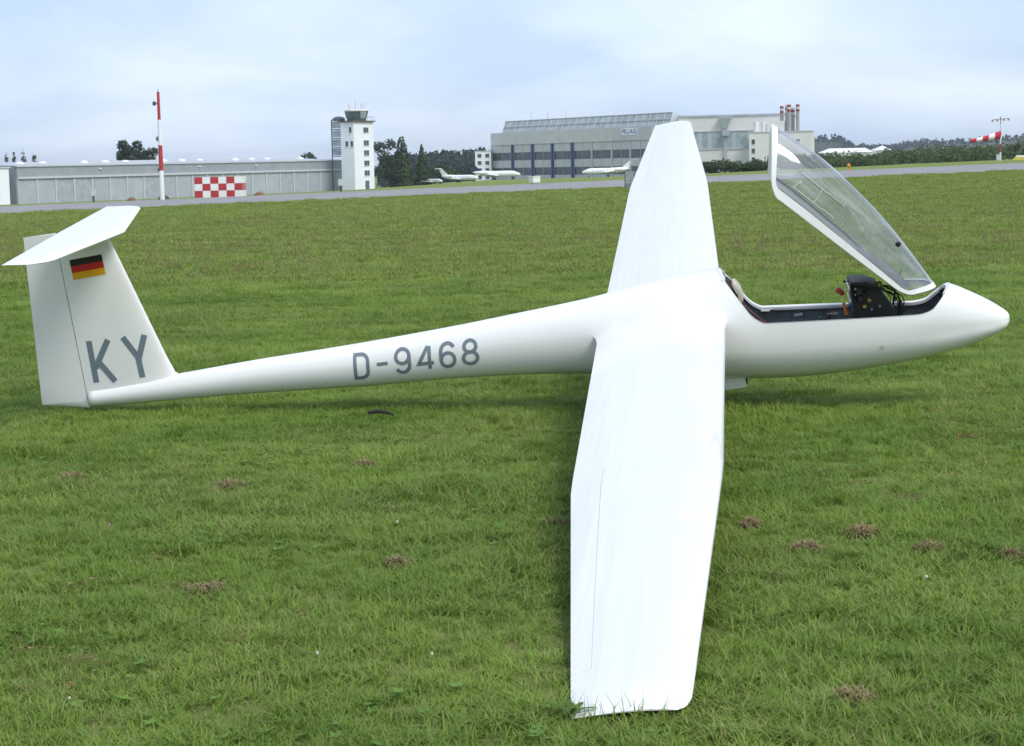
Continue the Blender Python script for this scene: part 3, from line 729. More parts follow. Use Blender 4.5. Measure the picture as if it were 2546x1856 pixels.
# --- white block at the left end
bf, _ = wall_frame((-117.5, 404), (-107.0, 417.5), -5.6)
blk = empty('gatehouse'); tag(blk, 'small white flat-roofed block at the left picture edge, before the hangar', 'building')
wbox(bf, -6, 17.0, -12, 0, -.4, 8.0, 'wall', WHITEW, blk)
wbox(bf, -6.2, 17.2, -12.2, .25, 8.02, 8.35, 'roof', PALEPOST, blk)
for a0 in (2.6, 9.6):
    w_ = wbox(bf, a0, a0 + 4.6, .02, .10, .9, 5.6, 'window', WINDOW, blk)
    wbox(bf, a0 + 2.2, a0 + 2.4, .11, .16, .9, 5.6, 'mullion', PALEPOST, w_)
# --- control tower
TZ = -5.3
tower = empty('control_tower'); tag(tower, 'white control tower with green glazed cab and roof aerials', 'tower')
tr, trl = wall_frame((-40.05, 510), (-35.5, 517.4), TZ)       # bright face, column of windows
tl, tll = wall_frame((-43.65, 512.2), (-40.05, 510), TZ)      # left face
MB().prism([(-40.05, 510), (-35.5, 517.4), (-39.1, 519.6), (-43.65, 512.2)], TZ - .5, TZ + 17.9, plane='xy').build('tower_shaft', WHITEW, tower, smooth=False, recalc=True)
def bwin(fr, a0, a1, h0, h1, parent, pane=WINDOW, frame_m=PALEPOST, d=0.0, bars=True):
    w_ = wbox(fr, a0, a1, d + .02, d + .06, h0, h1, 'window', pane, parent)
    e = .09
    for (p, q, r_, s_) in ((a0 - e, a1 + e, h1, h1 + e), (a0 - e, a1 + e, h0 - e * 1.4, h0)):
        wbox(fr, p, q, d + .01, d + .16, r_, s_, 'sill', frame_m, w_)
    if bars: wbox(fr, (a0 + a1) / 2 - .04, (a0 + a1) / 2 + .04, d + .065, d + .11, h0, h1, 'mullion', frame_m, w_)
    return w_
hh = 8.68
for h in (15.2, 11.8, 9.2, 6.5, 3.9): bwin(tr, hh * .50, hh * .50 + 2.2, h, h + 1.25, tower)
wbox(tr, hh * .52, hh * .52 + 1.7, .02, .1, .1, 2.5, 'door', WINDOW_G, tower)
for a, h in ((2.75, 15.2), (1.55, 11.6), (3.15, 11.6)): bwin(tl, a, a + .75, h, h + 1.3, tower, bars=False)
MB().prism([(-40.05, 509.2), (-34.8, 517.5), (-39.1, 520.4), (-44.4, 512.2)], TZ + 17.92, TZ + 18.25, plane='xy').build('gallery_floor', mat('dark_red_brown_steel', (.13, .075, .065), .7), tower, smooth=False, recalc=True)
# gallery railing
gal = [(-44.2, 512.2), (-40.05, 509.45), (-35.0, 517.4)]
for i in range(2):
    a, b = Vector(gal[i]), Vector(gal[i + 1])
    MB().tube([(a.x, a.y, TZ + 19.2), (b.x, b.y, TZ + 19.2)], .05, 6).build('handrail', DARKGRN, tower)
    for k in range(7):
        p = a + (b - a) * (k / 6); MB().tube([(p.x, p.y, TZ + 18.2), (p.x, p.y, TZ + 19.2)], .035, 5).build('baluster', DARKGRN, tower)
cc = Vector((-39.55, 514.6, TZ + 18.25))
def octa(r, h, rot=22.5): return [(cc.x + r * math.cos(R(rot + 45 * k)), cc.y + r * math.sin(R(rot + 45 * k)), cc.z + h) for k in range(8)]
MB().grid([octa(2.65, 0), octa(2.65, .55)], closed_v=True).build('cab_base', DARKGRN, tower, smooth=False)
lo, up = octa(2.65, .58), octa(3.2, 2.45)
for k in range(8):
    q = [lo[k], lo[(k + 1) % 8], up[(k + 1) % 8], up[k]]; c0 = sum((Vector(p) for p in q), Vector()) / 4
    inn = [c0 + (Vector(p) - c0) * .95 for p in q]
    ot = [Vector(p) + (c0 - cc).normalized() * -.08 for p in inn]
    MB().add(inn + ot, [(0, 1, 2, 3), (7, 6, 5, 4), (0, 4, 5, 1), (1, 5, 6, 2), (2, 6, 7, 3), (3, 7, 4, 0)]).build('cab_pane', WINDOW_G if k % 3 else WINDOW_L, tower, smooth=False, recalc=True)
    MB().tube([lo[k], up[k]], .09, 6).build('cab_post', DARKGRN, tower)
MB().grid([octa(3.2, 2.46), octa(3.35, 2.5), octa(3.35, 2.85), octa(2.9, 3.0), octa(.01, 3.05)], closed_v=True).build('cab_roof', CREAMW, tower, smooth=False)
for k, (dx_, dy_, h) in enumerate(((-2, .5, 1.5), (-1.4, -1, 1.1), (-.2, -.4, 2.2), (.5, 1, 1.0), (1.3, -.5, 1.7), (2.2, .4, 2.0), (1.8, -1, 1.3))):
    MB().tube([(cc.x + dx_, cc.y + dy_, cc.z + 2.95), (cc.x + dx_, cc.y + dy_, cc.z + 2.95 + h)], .05, 5).build('aerial', PALEPOST if k % 2 else RPAINT, tower)
# glazed outside stair on the left of the shaft
sf, sl_ = wall_frame((-46.6, 517.2), (-43.75, 515.4), TZ)
for k in range(4):
    h0 = 9.0 + k * 2.35
    wbox(sf, 0, sl_, -2.4, 0, h0, h0 + .22, 'stair_landing', DARKGRN, tower)
    wbox(sf, .3, sl_ - .3, -.2, -.1, h0 + .4, h0 + 2.2, 'stair_pane', WINDOW_L, tower)
for a in (0, sl_ - .15): wbox(sf, a, a + .15, -.25, .02, 0, 18.8, 'stair_post', DARKGRN, tower)
MB().lathe([(1.75, 0), (1.7, .5), (1.2, .95), (.5, 1.15), (0, 1.2)], (sf(sl_ / 2, -1.2, 18.4)), 'z', 14).build('stair_roof', DARKGRN, tower)

# --- big maintenance hangar
RZ = -6.6
rA, rB = (-6.3, 810), (60.9, 695)
rf_, rl = wall_frame(rA, rB, RZ)
big = empty('maintenance_hangar'); tag(big, 'huge grey hangar with blue columns, two window bands and a roof lantern', 'hangar')
H1, H2 = 14.6, 19.5
wbox(rf_, 0, rl, -40, -.4, -1, H2, 'wall', CONCR, big)
wbox(rf_, 0, rl * .69, -.38, .5, H1, H2 + .05, 'fascia', CONCR, big)
wbox(rf_, rl * .69 + .05, rl * .885, -.38, .5, H1, H2 + .05, 'fascia', CONCR2, big)
wbox(rf_, rl * .885 + .05, rl, -.38, .7, 4, H2 + .1, 'end_wall', CREAMW, big)
fr_ = [0, .132, .251, .365, .476, .577, .681, .775, .873]
for i in range(8):
    a0, a1 = fr_[i] * rl + .5, fr_[i + 1] * rl - .1
    for j in range(2):
        b0 = a0 + (a1 - a0) * j / 2 + .12; b1 = a0 + (a1 - a0) * (j + 1) / 2 - .12
        for (h0, h1, m, nm) in ((0, 2.2, CONCR2, 'door_sheet'), (2.22, 5.2, WINDOW, 'window'), (5.22, 8.2, CONCR2, 'door_sheet'), (8.22, 11.4, WINDOW, 'window'), (11.42, H1 - .1, CONCR2, 'door_sheet')):
            p = wbox(rf_, b0, b1, -.38, .05 if nm == 'window' else .14, h0, h1, nm, m, big)
            if nm == 'window':
                wbox(rf_, b0 - .2, b0 - .02, -.3, .22, h0, h1, 'mullion', LANTFR, p)
for i, f_ in enumerate(fr_):
    a = f_ * rl; wbox(rf_, a - .45, a + .45, -.3, 1.0 if 1 <= i <= 4 else .3, -1, H1 - .02, 'column', BLUECOL if 0 < i < 5 else CONCR2, big)
# sloping glazed lantern along the front of the roof
lb = MB(); la0, la1 = 7.0, rl * .955
lb.add([rf_(la0, -1.2, H2 + .1), rf_(la1, -1.2, H2 + .1), rf_(la1 - 2.5, -4.2, H2 + 4.7), rf_(la0 - 2.5, -4.2, H2 + 4.7), rf_(la0, -18, H2 + .1), rf_(la1, -18, H2 + .1)],
       [(0, 1, 2, 3), (3, 2, 5, 4), (0, 3, 4), (1, 5, 2), (0, 4, 5, 1)])
lant = lb.build('roof_lantern', LANT, big, smooth=False, recalc=True)
for i in range(27):
    t_ = i / 26; p0 = Vector(rf_(la0 + (la1 - la0) * t_, -1.1, H2 + .2)); p1 = Vector(rf_(la0 - 2.5 + (la1 - la0) * t_, -4.15, H2 + 4.75))
    MB().tube([p0, p1], .16, 4).build('glazing_bar', LANTFR, lant)
for t_ in (.0, .45, 1.0):
    p0 = Vector(rf_(la0 - 2.5 * t_, -1.1 - 3.05 * t_, H2 + .2 + 4.55 * t_)); p1 = Vector(rf_(la1 - 2.5 * t_, -1.1 - 3.05 * t_, H2 + .2 + 4.55 * t_)); MB().tube([p0, p1], .22, 4).build('glazing_rail', LANTFR, lant)
for a in (9, 22, 36): MB().tube([rf_(a, -14, H2), rf_(a, -14, H2 + 8.5)], .12, 5).build('aerial', PALEPOST, big)
# name board
sign = wbox(rf_, .738 * rl, .815 * rl, .52, .62, 16.7, 19.2, 'name_board', mat('sign_white', (.88, .89, .9), .5), big)
SBL = mat('sign_blue', (.02, .045, .30), .5); sw = (.815 - .738) * rl
for k, ch in enumerate('RUAG'):
    mb = MB(); x0 = .738 * rl + sw * (.06 + .235 * k)
    for j, s_ in enumerate(glyph(ch)):
        pts = [(x0 + a * sw * .28, 17.2 + b * 1.5) for a, b in s_]
        stroke_mb(mb, pts, .34, lambda x, z, j=j: rf_(x, .63 + .01 * j, z), step=.3, na=2)
    mb.build('letter', SBL, sign, smooth=False)
# --- four-storey white block beside it
af, al = wall_frame((-13.3, 806), (-6.7, 806), -6.6)
ann = empty('office_block'); tag(ann, 'narrow white four-storey block with square windows, left of the big hangar', 'building')
wbox(af, 0, al, -14, 0, -.5, 12.2, 'wall', WHITEW, ann); wbox(af, -.2, al + .15, -14.1, .2, 12.22, 12.5, 'roof', PALEPOST, ann)
for r_ in range(4):
    for c in range(2): bwin(af, 1.0 + c * 3.2, 2.6 + c * 3.2, .9 + 2.95 * r_, 2.3 + 2.95 * r_, ann, bars=False)
# --- side hall right of it
sA, sB = (61.5, 699), (98.5, 690)
sf2, sl2 = wall_frame(sA, sB, -4.3)
hall = empty('side_hall'); tag(hall, 'cream side hall with a band of dusty windows, seen right of the raised wing tip', 'building')
wbox(sf2, 0, sl2, -50, 0, -1, 19.8, 'wall', CREAMW, hall)
wbox(sf2, -.2, sl2 + .2, -50.2, .3, 19.82, 20.5, 'roof', ROOFGREY, hall)
nbp = 14
for i in range(nbp):
    a0 = 3.6 + i * 1.75; wbox(sf2, a0, a0 + 1.62, .02, .1, 8.7, 14.5, 'window', WINDOW_L if (i * 7) % 5 < 3 else mat('dusty_blue_pane', (.42, .48, .52), .3, var=.2), hall)
wbox(sf2, 3.3, 28.4, .02, .3, 14.55, 14.95, 'lintel', PALEPOST, hall); wbox(sf2, 3.3, 28.4, .02, .3, 8.2, 8.65, 'sill', PALEPOST, hall)
fun = MB(); fun.add([sf2(a, d, h) for a, d, h in ((14.8, .1, 19.3), (19.4, .1, 19.3), (17.8, .1, 15.8), (16.4, .1, 15.8), (14.8, 2.4, 19.3), (19.4, 2.4, 19.3), (17.8, 1.2, 15.8), (16.4, 1.2, 15.8))], [(4, 5, 6, 7), (0, 4, 7, 3), (1, 2, 6, 5), (0, 1, 5, 4), (3, 7, 6, 2)])
fun.build('rain_hopper', PALEPOST, hall, smooth=False, recalc=True)
wbox(sf2, 16.6, 17.5, .11, .9, 1.0, 15.78, 'downpipe', ROOFGREY, hall)
wbox(sf2, 16.2, 18.6, .92, 2.0, 13.0, 15.0, 'pipe_box', ROOFGREY, hall)
# --- boiler house with chimneys
cf, cl = wall_frame((83.6, 672), (104.7, 668), -3.3)
boil = empty('boiler_house'); tag(boil, 'lower pale concrete block carrying a cluster of banded chimneys', 'building')
wbox(cf, 0, cl, -26, 0, -1, 12.6, 'wall', CREAMW, boil); wbox(cf, -.15, cl + .15, -26.1, .2, 12.62, 12.95, 'roof', PALEPOST, boil)
for h in (2.6, 5.6, 8.7): bwin(cf, .9, 2.0, h, h + 1.6, boil, bars=False)
bwin(cf, cl - 5.5, cl - 4.2, 8.9, 10.0, boil, bars=False)
wbox(cf, 6.5, 12.0, -14, -2, 12.97, 16.5, 'plant_room', CREAMW, boil)
for a, d in ((.8, -3), (3.4, -3.4)): MB().lathe([(1.0, 0), (1.0, 3.0), (.9, 3.4), (0, 3.5)], cf(a + 1.5, d, 12.9), 'z', 14).build('roof_tank', CREAMW, boil)
for k, (a, d, r_, top) in enumerate(((11.0, -6, .62, 21.6), (12.6, -8, .55, 21.9), (13.6, -3, .72, 22.0), (14.9, -4.4, .6, 21.0), (16.6, -3, .62, 22.0))):
    c_ = MB().lathe([(r_, 0), (r_, top - 12.9)], cf(a, d, 12.9), 'z', 16).build('chimney', mat('grey_stack', (.34, .33, .33), .6), boil)
    for j in range(3):
        b_ = top - .8 * (j + 1); MB().lathe([(r_ + .04, 0), (r_ + .04, .78), (r_ * .8, .79)], cf(a, d, b_), 'z', 16).build('band', mat('stack_red', (.26, .05, .05), .7) if (j + k) % 2 == 0 else mat('stack_white', (.6, .59, .57), .7), c_)
# --- far white roofs behind the scrub
for (x0, x1, y, h, lbl) in ((146, 169, 900, 8.3, 'far long white shed roof showing above the scrub'), (171.5, 178.5, 905, 8.3, 'short white shed roof right of the long one, above the scrub')):
    z = gz(x0, y) - .2; sh = empty('shed'); tag(sh, lbl, 'shed')
    MB().box(x0, x1, y, y + 14, z, z + h - 2).build('wall', WHITEW, sh, smooth=False)
    MB().add([(x0 - .4, y - .5, z + h - 2), (x1 + .4, y - .5, z + h - 2), (x1 - 2, y + 7, z + h), (x0 + 4, y + 7, z + h), (x0 - .4, y + 14, z + h - 2), (x1 + .4, y + 14, z + h - 2)], [(0, 1, 2, 3), (3, 2, 5, 4), (0, 3, 4), (1, 5, 2), (0, 4, 5, 1)]).build('roof', WPAINT, sh, smooth=False, recalc=True)

# ------------------------------------------------------------------ airfield furniture
# red and white mast
mx, my = -30.2, 169.6; mz = gz(mx, my)
mast = empty('obstruction_mast', (mx, my, mz)); tag(mast, 'tall red and white banded mast in front of the low hangar', 'mast')
for z0, z1, m, r0 in ((0, 2.55, WPAINT, .21), (2.55, 4.75, RPAINT, .195), (4.75, 6.95, WPAINT, .17), (6.95, 9.35, RPAINT, .14)):
    MB().lathe([(r0, z0), (r0 - .02, z1), (0, z1)], (0, 0, 0), 'z', 12).build('band', m, mast)
for (dx_, z0, r_) in ((-.36, 8.35, .16), (-.22, 5.3, .12)):
    l_ = MB().tube([(0, 0, z0), (dx_, -.05, z0)], .04, 6).build('lamp_arm', DARKGRN, mast)
    MB().lathe([(0, -.2), (r_, -.12), (r_, .1), (r_ * .5, .2), (0, .22)], (dx_, -.05, z0), 'z', 10).build('lamp', DARKGRN, l_)
MB().tube([(0, 0, 9.35), (0, 0, 9.6)], .03, 5).build('aerial_tip', DARKGRN, mast)
MB().box(-.3, -.16, -.1, .1, 2.45, 2.75).build('junction_box', DARKGRN, mast, smooth=False)
# chequered marker hut
hx0, hx1, hy = -27.4, -23.25, 169.8; hz = gz(-25, hy)
hut = empty('marker_hut', (hx0, hy, hz)); tag(hut, 'red and white chequered marker box beside the runway', 'marker')
MB().box(.05, 4.15, .06, 2.2, 0, 1.78).build('body', WPAINT, hut, smooth=False)
cw, ch_ = 4.2 / 6, 1.8 / 3
tile = {}
for r_ in range(3):
    for c in range(6):
        MB().box(c * cw + .008, (c + 1) * cw - .008, -.0, .05, r_ * ch_ + .008, (r_ + 1) * ch_ - .008).build('panel', RPAINT if (r_ + c) % 2 == 0 else WPAINT, hut, smooth=False)
    MB().box(4.16, 4.22, .06, 2.2, r_ * ch_ + .008, (r_ + 1) * ch_ - .008).build('side_panel', WPAINT if r_ % 2 == 0 else mat('faded_red_paint', (.5, .16, .14), .6), hut, smooth=False)
# windsock
wx_, wy_ = 76.1, 300.0; wz_ = gz(wx_, wy_)
ws = empty('windsock', (wx_, wy_, wz_)); tag(ws, 'red and white striped windsock on a banded pole with four lamps', 'windsock')
for z0, z1, m, r_ in ((0, 1.3, WPAINT, .13), (1.3, 2.6, RPAINT, .12), (2.6, 4.7, WPAINT, .10), (4.7, 5.6, PALEPOST, .07), (5.6, 6.75, RUST, .06)):
    MB().lathe([(r_, z0), (r_, z1), (0, z1)], (0, 0, 0), 'z', 10).build('pole', m, ws)
MB().tube([(-1.25, 0, 6.25), (0, 0, 6.38), (1.25, 0, 6.42)], .05, 6).build('lamp_arm', RUST, ws)
for x_ in (-1.25, -.5, .5, 1.25):
    MB().lathe([(.0, .15), (.07, .12), (.2, -.14), (0, -.16)], (x_, 0, 6.22 + .06 * x_), 'z', 10).build('lamp', RUST, ws)
p0 = np.array((-.05, 0, 3.95)); p1 = np.array((-4.75, -.25, 3.1))
for i in range(5):
    rows = []
    for k in range(4):
        t_ = (i + k / 3) / 5; c_ = p0 + (p1 - p0) * t_ + np.array((0, 0, -.22 * math.sin(t_ * math.pi) * .3)); rad = .62 - .36 * t_ + .02 * math.sin(9 * t_)
        rows.append([(c_[0] + .12 * math.sin(a) * rad, c_[1] + rad * math.cos(a), c_[2] + rad * math.sin(a) * (1 - .12 * t_)) for a in np.linspace(0, 2 * math.pi, 17)[:-1]])
    MB().grid(rows, closed_v=True).build('sock_ring', mat('red_sock_cloth', (.5, .02, .045), .8) if i % 2 == 0 else mat('white_sock_cloth', (.78, .77, .8), .8), ws, auto=None)
bx_ = empty('switch_cabinet', (75.55, 299.2, gz(75.5, 299.2))); tag(bx_, 'small grey switch cabinet at the foot of the windsock pole', 'cabinet')
MB().box(-.26, .26, -.2, .2, .12, .98).build('body', PALEPOST, bx_, smooth=False); MB().box(-.3, .3, -.24, .24, .985, 1.05).build('lid', GREYFAS, bx_, smooth=False); MB().box(-.2, .2, -.15, .15, 0, .12).build('plinth', CONCR, bx_, smooth=False)
yb = empty('runway_marker', (77.3, 291, gz(77.3, 291))); tag(yb, 'low yellow and white wedge marker at the right picture edge', 'marker')
MB().prism([(-1.6, 0), (3.0, 0), (2.6, .42), (-1.2, .42)], -.5, .5).build('base', mat('yellow_paint', (.62, .5, .08), .6), yb, smooth=False); MB().prism([(-1.15, .425), (2.55, .425), (2.4, .68), (-1.0, .68)], -.4, .4).build('top', WPAINT, yb, smooth=False)
# grey distance board partly behind the raised wing
gb = empty('distance_board', (7.25, 114.8, gz(7.25, 114.8))); tag(gb, 'weathered grey board on posts behind the trailing edge of the far wing', 'sign')
for x0, x1 in ((-.30, .22), (.24, .36)): MB().box(x0, x1, -.12, .12, .42, 1.08).build('board', mat('weathered_grey', (.26, .30, .31), .7, var=.15, scale=3), gb, smooth=False)
MB().box(-.30, .34, -.1, .1, .10, .38).build('lower_board', mat('weathered_grey_dark', (.19, .22, .22), .7, var=.15, scale=3), gb, smooth=False)
for x_ in (-.32, .23): MB().box(x_ - .02, x_ + .015, -.13, .13, 0, 1.12).build('post', DARKGRN, gb, smooth=False)
# white box beyond the runway
wb_ = empty('equipment_box', (2.55, 186, gz(2.55, 186))); wb_.rotation_euler = (0, 0, R(35)); tag(wb_, 'small white equipment box in the grass beyond the runway', 'box')
MB().box(-.42, .42, -.36, .36, .08, .62).build('body', WPAINT, wb_, smooth=False); MB().box(-.46, .46, -.4, .4, .625, .7).build('lid', WPAINT, wb_, smooth=False); MB().box(-.3, .3, -.25, .25, 0, .08).build('plinth', CONCR, wb_, smooth=False)
# low runway lamps and little signs
def lamp(x, y, colour, lbl, nm='runway_lamp'):
    e = empty(nm, (x, y, gz(x, y))); tag(e, lbl, 'lamp', 'runway edge lamps')
    MB().lathe([(.10, 0), (.09, .16), (.05, .18), (.05, .30)], (0, 0, 0), 'z', 10).build('stem', colour, e)
    MB().lathe([(.12, .30), (.16, .38), (.14, .52), (.07, .60), (0, .62)], (0, 0, 0), 'z', 12).build('dome', colour, e)
ORL = mat('orange_lamp_glass', (.75, .25, .02), .4)
lamp(29.9, 170.3, ORL, 'orange runway edge lamp before the bushes of the side hall')
def post_sign(x, y, h, m, lbl):
    e = empty('marker_post', (x, y, gz(x, y))); tag(e, lbl, 'post', 'marker posts before the low hangar')
    MB().tube([(0, 0, 0), (0, 0, h * .5)], .09, 8).build('stem', DARKGRN, e); MB().box(-.22, .22, -.08, .08, h * .5, h).build('head', m, e, smooth=False)
post_sign(-38.0, 178, 1.25, PALEPOST, 'pale headed marker post nearest the left building')
post_sign(-15.4, 179, 1.2, PALEPOST, 'pale headed marker post just left of the control tower')
def low_heap(x, y, w, h, m, nm, lbl, cat, seed):
    rg = random.Random(seed); rows = []
    for i in range(6):
        a = i / 5; rr = w * (1 - a ** 2) ** .5 if a < 1 else .01
        rows.append([(rr * math.cos(q) * rg.uniform(.8, 1.1), rr * .7 * math.sin(q) * rg.uniform(.8, 1.1), a * h) for q in np.linspace(0, 2 * math.pi, 13)[:-1]])
    o = MB().grid(rows, closed_v=True).build(nm, m, None); o.location = (x, y, gz(x, y) - .03); tag(o, lbl, cat); return o
low_heap(-35.9, 185, .45, .42, RUST, 'debris_heap', 'small rusty heap by the hangar doors, left of the mast', 'heap', 1)
low_heap(-31.9, 180, .55, .5, mat('brown_brush', (.10, .085, .06), .9), 'brush_heap', 'dark brown brush heap just left of the mast foot', 'heap', 2)
low_heap(-23.3, 182, .5, .42, RUST, 'debris_heap', 'small rusty heap just right of the chequered marker', 'heap', 3)

# ------------------------------------------------------------------ parked aircraft
JETW = mat('white_aircraft_paint', (.82, .83, .85), .3, var=.03, scale=.5)
NAVY = mat('navy_aircraft_paint', (.015, .03, .07), .3)
def jet(x, y, length, rz, label, tailm, sweep=1.0):
    z = gz(x, y); j = empty('business_jet', (x, y, z), rz); tag(j, label, 'aircraft', 'parked aircraft')
    L_ = length; r_ = L_ * .062
    prof = [(-.5, .02, .62), (-.47, .30, .60), (-.38, .62, .45), (-.25, .95, .2), (-.1, 1, 0), (.2, 1, 0), (.33, .97, -.02), (.40, .82, -.1), (.455, .55, -.22), (.49, .25, -.32), (.5, .02, -.36)]
    cz = r_ * 1.95
    rows = [[(p * L_, q * r_ * math.cos(a), cz + o * r_ + q * r_ * math.sin(a)) for a in np.linspace(0, 2 * math.pi, 21)[:-1]] for p, q, o in catmull(prof, 3)]
    b_ = MB().grid(rows, closed_v=True).build('fuselage', JETW, j, auto=60)
    MB().grid([[(p * L_, math.cos(a) * r_ * q * 1.01, cz + o * r_ + math.sin(a) * r_ * q * 1.01) for a in np.linspace(R(35), R(145), 9)] for p, q, o in ((.395, .83, -.1), (.43, .70, -.16))]).build('windscreen', WINDOW, b_, auto=None)
    for k in range(6):
        for s in (-1, 1):
            MB().lathe([(0, 0), (.16, .0), (.17, .03), (0, .04)], (L_ * (.28 - .075 * k), s * (r_ * .94), cz + r_ * .33), 'y', 10).build('window', WINDOW, b_)
    for s in (-1, 1):
        w = MB(); w.add([(L_ * .06, s * r_ * .5, cz - r_ * .75), (-L_ * .13, s * r_ * .5, cz - r_ * .72), (-L_ * .20, s * L_ * .42, cz - r_ * .1), (-L_ * .145, s * L_ * .42, cz - r_ * .08),
                         (L_ * .06, s * r_ * .5, cz - r_ * .45), (-L_ * .13, s * r_ * .5, cz - r_ * .62), (-L_ * .20, s * L_ * .42, cz - r_ * .02), (-L_ * .145, s * L_ * .42, cz - r_ * .0)],
                        [(0, 1, 2, 3), (7, 6, 5, 4), (0, 4, 5, 1), (1, 5, 6, 2), (2, 6, 7, 3), (3, 7, 4, 0)]); w.build('wing', JETW, j, recalc=True)
        MB().lathe([(.0, -L_ * .085), (r_ * .32, -L_ * .08), (r_ * .48, -L_ * .02), (r_ * .5, L_ * .06), (r_ * .42, L_ * .085), (.3 * r_, L_ * .08)], (-L_ * .26, s * r_ * 1.45, cz + r_ * .45), 'x', 14).build('engine', JETW, j)
        MB().lathe([(0, -.12), (.3, -.12), (.36, 0), (.3, .12), (0, .12)], (-L_ * .04, s * r_ * 1.1, .34), 'y', 14).build('wheel', RUBBER, j)
        MB().tube([(-L_ * .04, s * r_ * 1.1, .4), (-L_ * .04, s * r_ * 1.0, cz - r_ * .6)], .1, 6).build('gear_leg', SILVER, j)
    MB().lathe([(0, -.1), (.24, -.1), (.28, 0), (.24, .1), (0, .1)], (L_ * .36, 0, .27), 'y', 14).build('wheel', RUBBER, j)
    MB().tube([(L_ * .36, 0, .3), (L_ * .36, 0, cz - r_ * .7)], .09, 6).build('gear_leg', SILVER, j)
    ft = cz + r_ * 3.5
    f = MB().prism([(-L_ * .30, cz + r_ * .7), (-L_ * .47, cz + r_ * .6), (-L_ * (.505 + .05 * sweep), ft), (-L_ * (.43 + .05 * sweep), ft)], -.12, .12); fo = f.build('tail_fin', tailm, j, smooth=False, recalc=True)
    t = MB(); t.prism([(-L_ * (.42 + .05 * sweep), 0), (-L_ * (.50 + .05 * sweep), 0), (-L_ * (.54 + .05 * sweep), L_ * .17), (-L_ * (.50 + .05 * sweep), L_ * .17), (-L_ * (.42 + .05 * sweep), 0), (-L_ * (.50 + .05 * sweep), -L_ * .17), (-L_ * (.54 + .05 * sweep), -L_ * .17)][:4], ft, ft + .15, plane='xy'); t.build('tailplane', tailm, fo, smooth=False, recalc=True)
    t = MB(); t.prism([(-L_ * (.42 + .05 * sweep), 0), (-L_ * (.50 + .05 * sweep), 0), (-L_ * (.54 + .05 * sweep), -L_ * .17), (-L_ * (.50 + .05 * sweep), -L_ * .17)], ft, ft + .15, plane='xy'); t.build('tailplane', tailm, fo, smooth=False, recalc=True)
    return j
jet(-4.2, 742, 18.5, R(-8), 'white parked jet with a dark navy tail fin, nose to the right', NAVY)
jet(35.5, 700, 17.5, R(184), 'all white parked jet with a tall swept tail fin, nose to the left', JETW, 1.6)
jet(-21.4, 560, 8.6, R(-52), 'small white parked aircraft next to the conifers', JETW, 1.2)
jet(-13.9, 566, 12.0, R(-24), 'white parked aircraft between the smallest one and the navy-tailed jet', JETW, 1.2)

# ------------------------------------------------------------------ trees and shrubs
def leaf_cards(mb, pts, size, rg, flat=.0):
    for p in pts:
        d = Vector((rg.gauss(0, .5), rg.gauss(0, .5), rg.gauss(0, .5)))
        if len(p) > 3: d += Vector(p[3:6]); p = p[:3]
        else: d *= 2
        d.normalize(); e = d.orthogonal().normalized()
        e.rotate(Matrix.Rotation(rg.uniform(0, 6.28), 3, d)); g = d.cross(e); s = size * rg.uniform(.6, 1.4); p = Vector(p)
        mb.add([p - e * s - g * s * .45, p + e * s * .2 - g * s * .7, p + e * s, p - e * s * .1 + g * s * .65], [(0, 1, 2, 3)])
def conifer_pts(h, w, n, rg, base=.08, power=.9, ragged=.25):
    out = []
    for _ in range(n):
        t_ = base + (1 - base) * (1 - math.sqrt(rg.random())); rr = w / 2 * (1 - t_) ** power * (1 - ragged * (math.sin(t_ * 46) * .5 + .5)) * (.35 + .65 * math.sqrt(rg.random()))
        a = rg.uniform(0, 6.283); out.append((rr * math.cos(a), rr * math.sin(a), t_ * h - rr * .18, math.cos(a), math.sin(a), .45))
    return out
def lobe_pts(lobes, n, rg):
    out = []; tot = sum(l[3] ** 2 for l in lobes)
    for (x, y, z, r_) in lobes:
        for _ in range(int(n * r_ ** 2 / tot)):
            v = Vector((rg.gauss(0, 1), rg.gauss(0, 1), rg.gauss(0, 1))).normalized() * r_ * (.55 + .5 * rg.random()); out.append((x + v.x, y + v.y, max(.05, z + v.z * .85), v.x / r_, v.y / r_, v.z / r_ + .2))
    return out
def trunk_mb(h, r_, rg, limbs=6, lw=1.0):
    mb = MB(); mb.tube([(0, 0, -.2), (rg.uniform(-.1, .1), 0, h * .35), (0, rg.uniform(-.1, .1), h * .7), (0, 0, h * .95)], [r_, r_ * .8, r_ * .45, r_ * .12], 8)
    for k in range(limbs):
        z = h * (.25 + .6 * k / limbs); a = rg.uniform(0, 6.28); l = lw * (1 - k / limbs * .6)
        mb.tube([(0, 0, z), (l * .5 * math.cos(a), l * .5 * math.sin(a), z + l * .18), (l * math.cos(a), l * math.sin(a), z + l * .25)], [r_ * .3, r_ * .2, r_ * .06], 5)
    return mb
def tree(name, label, cat, x, y, pts, size, m, h, r_, seed, group, limbs=6, lw=1.0, dz=0.0):
    rg = random.Random(seed); t = empty(name, (x, y, gz(x, y) + dz)); tag(t, label, cat, group)
    trunk_mb(h, r_, rg, limbs, lw).build('trunk', BARK, t)
    mb = MB(); leaf_cards(mb, pts, size, rg); mb.build('crown', m, t, smooth=False); return t
rg = random.Random(11)
GT = 'trees beside the control tower'
tree('pine_tree', 'dark ragged pine standing against the right side of the control tower', 'tree', -35.0, 556, lobe_pts([(-1.5, 0, 11.5, 2.2), (1.6, .4, 12.2, 2.0), (0, 0, 8.5, 2.4), (-1.2, 0, 4.6, 2.6), (2.2, 0, 4.0, 2.6), (1.6, 0, 7.4, 1.8)], 1500, rg), .33, F_CONIF, 13.2, .3, 1, GT, 8, 2.2)
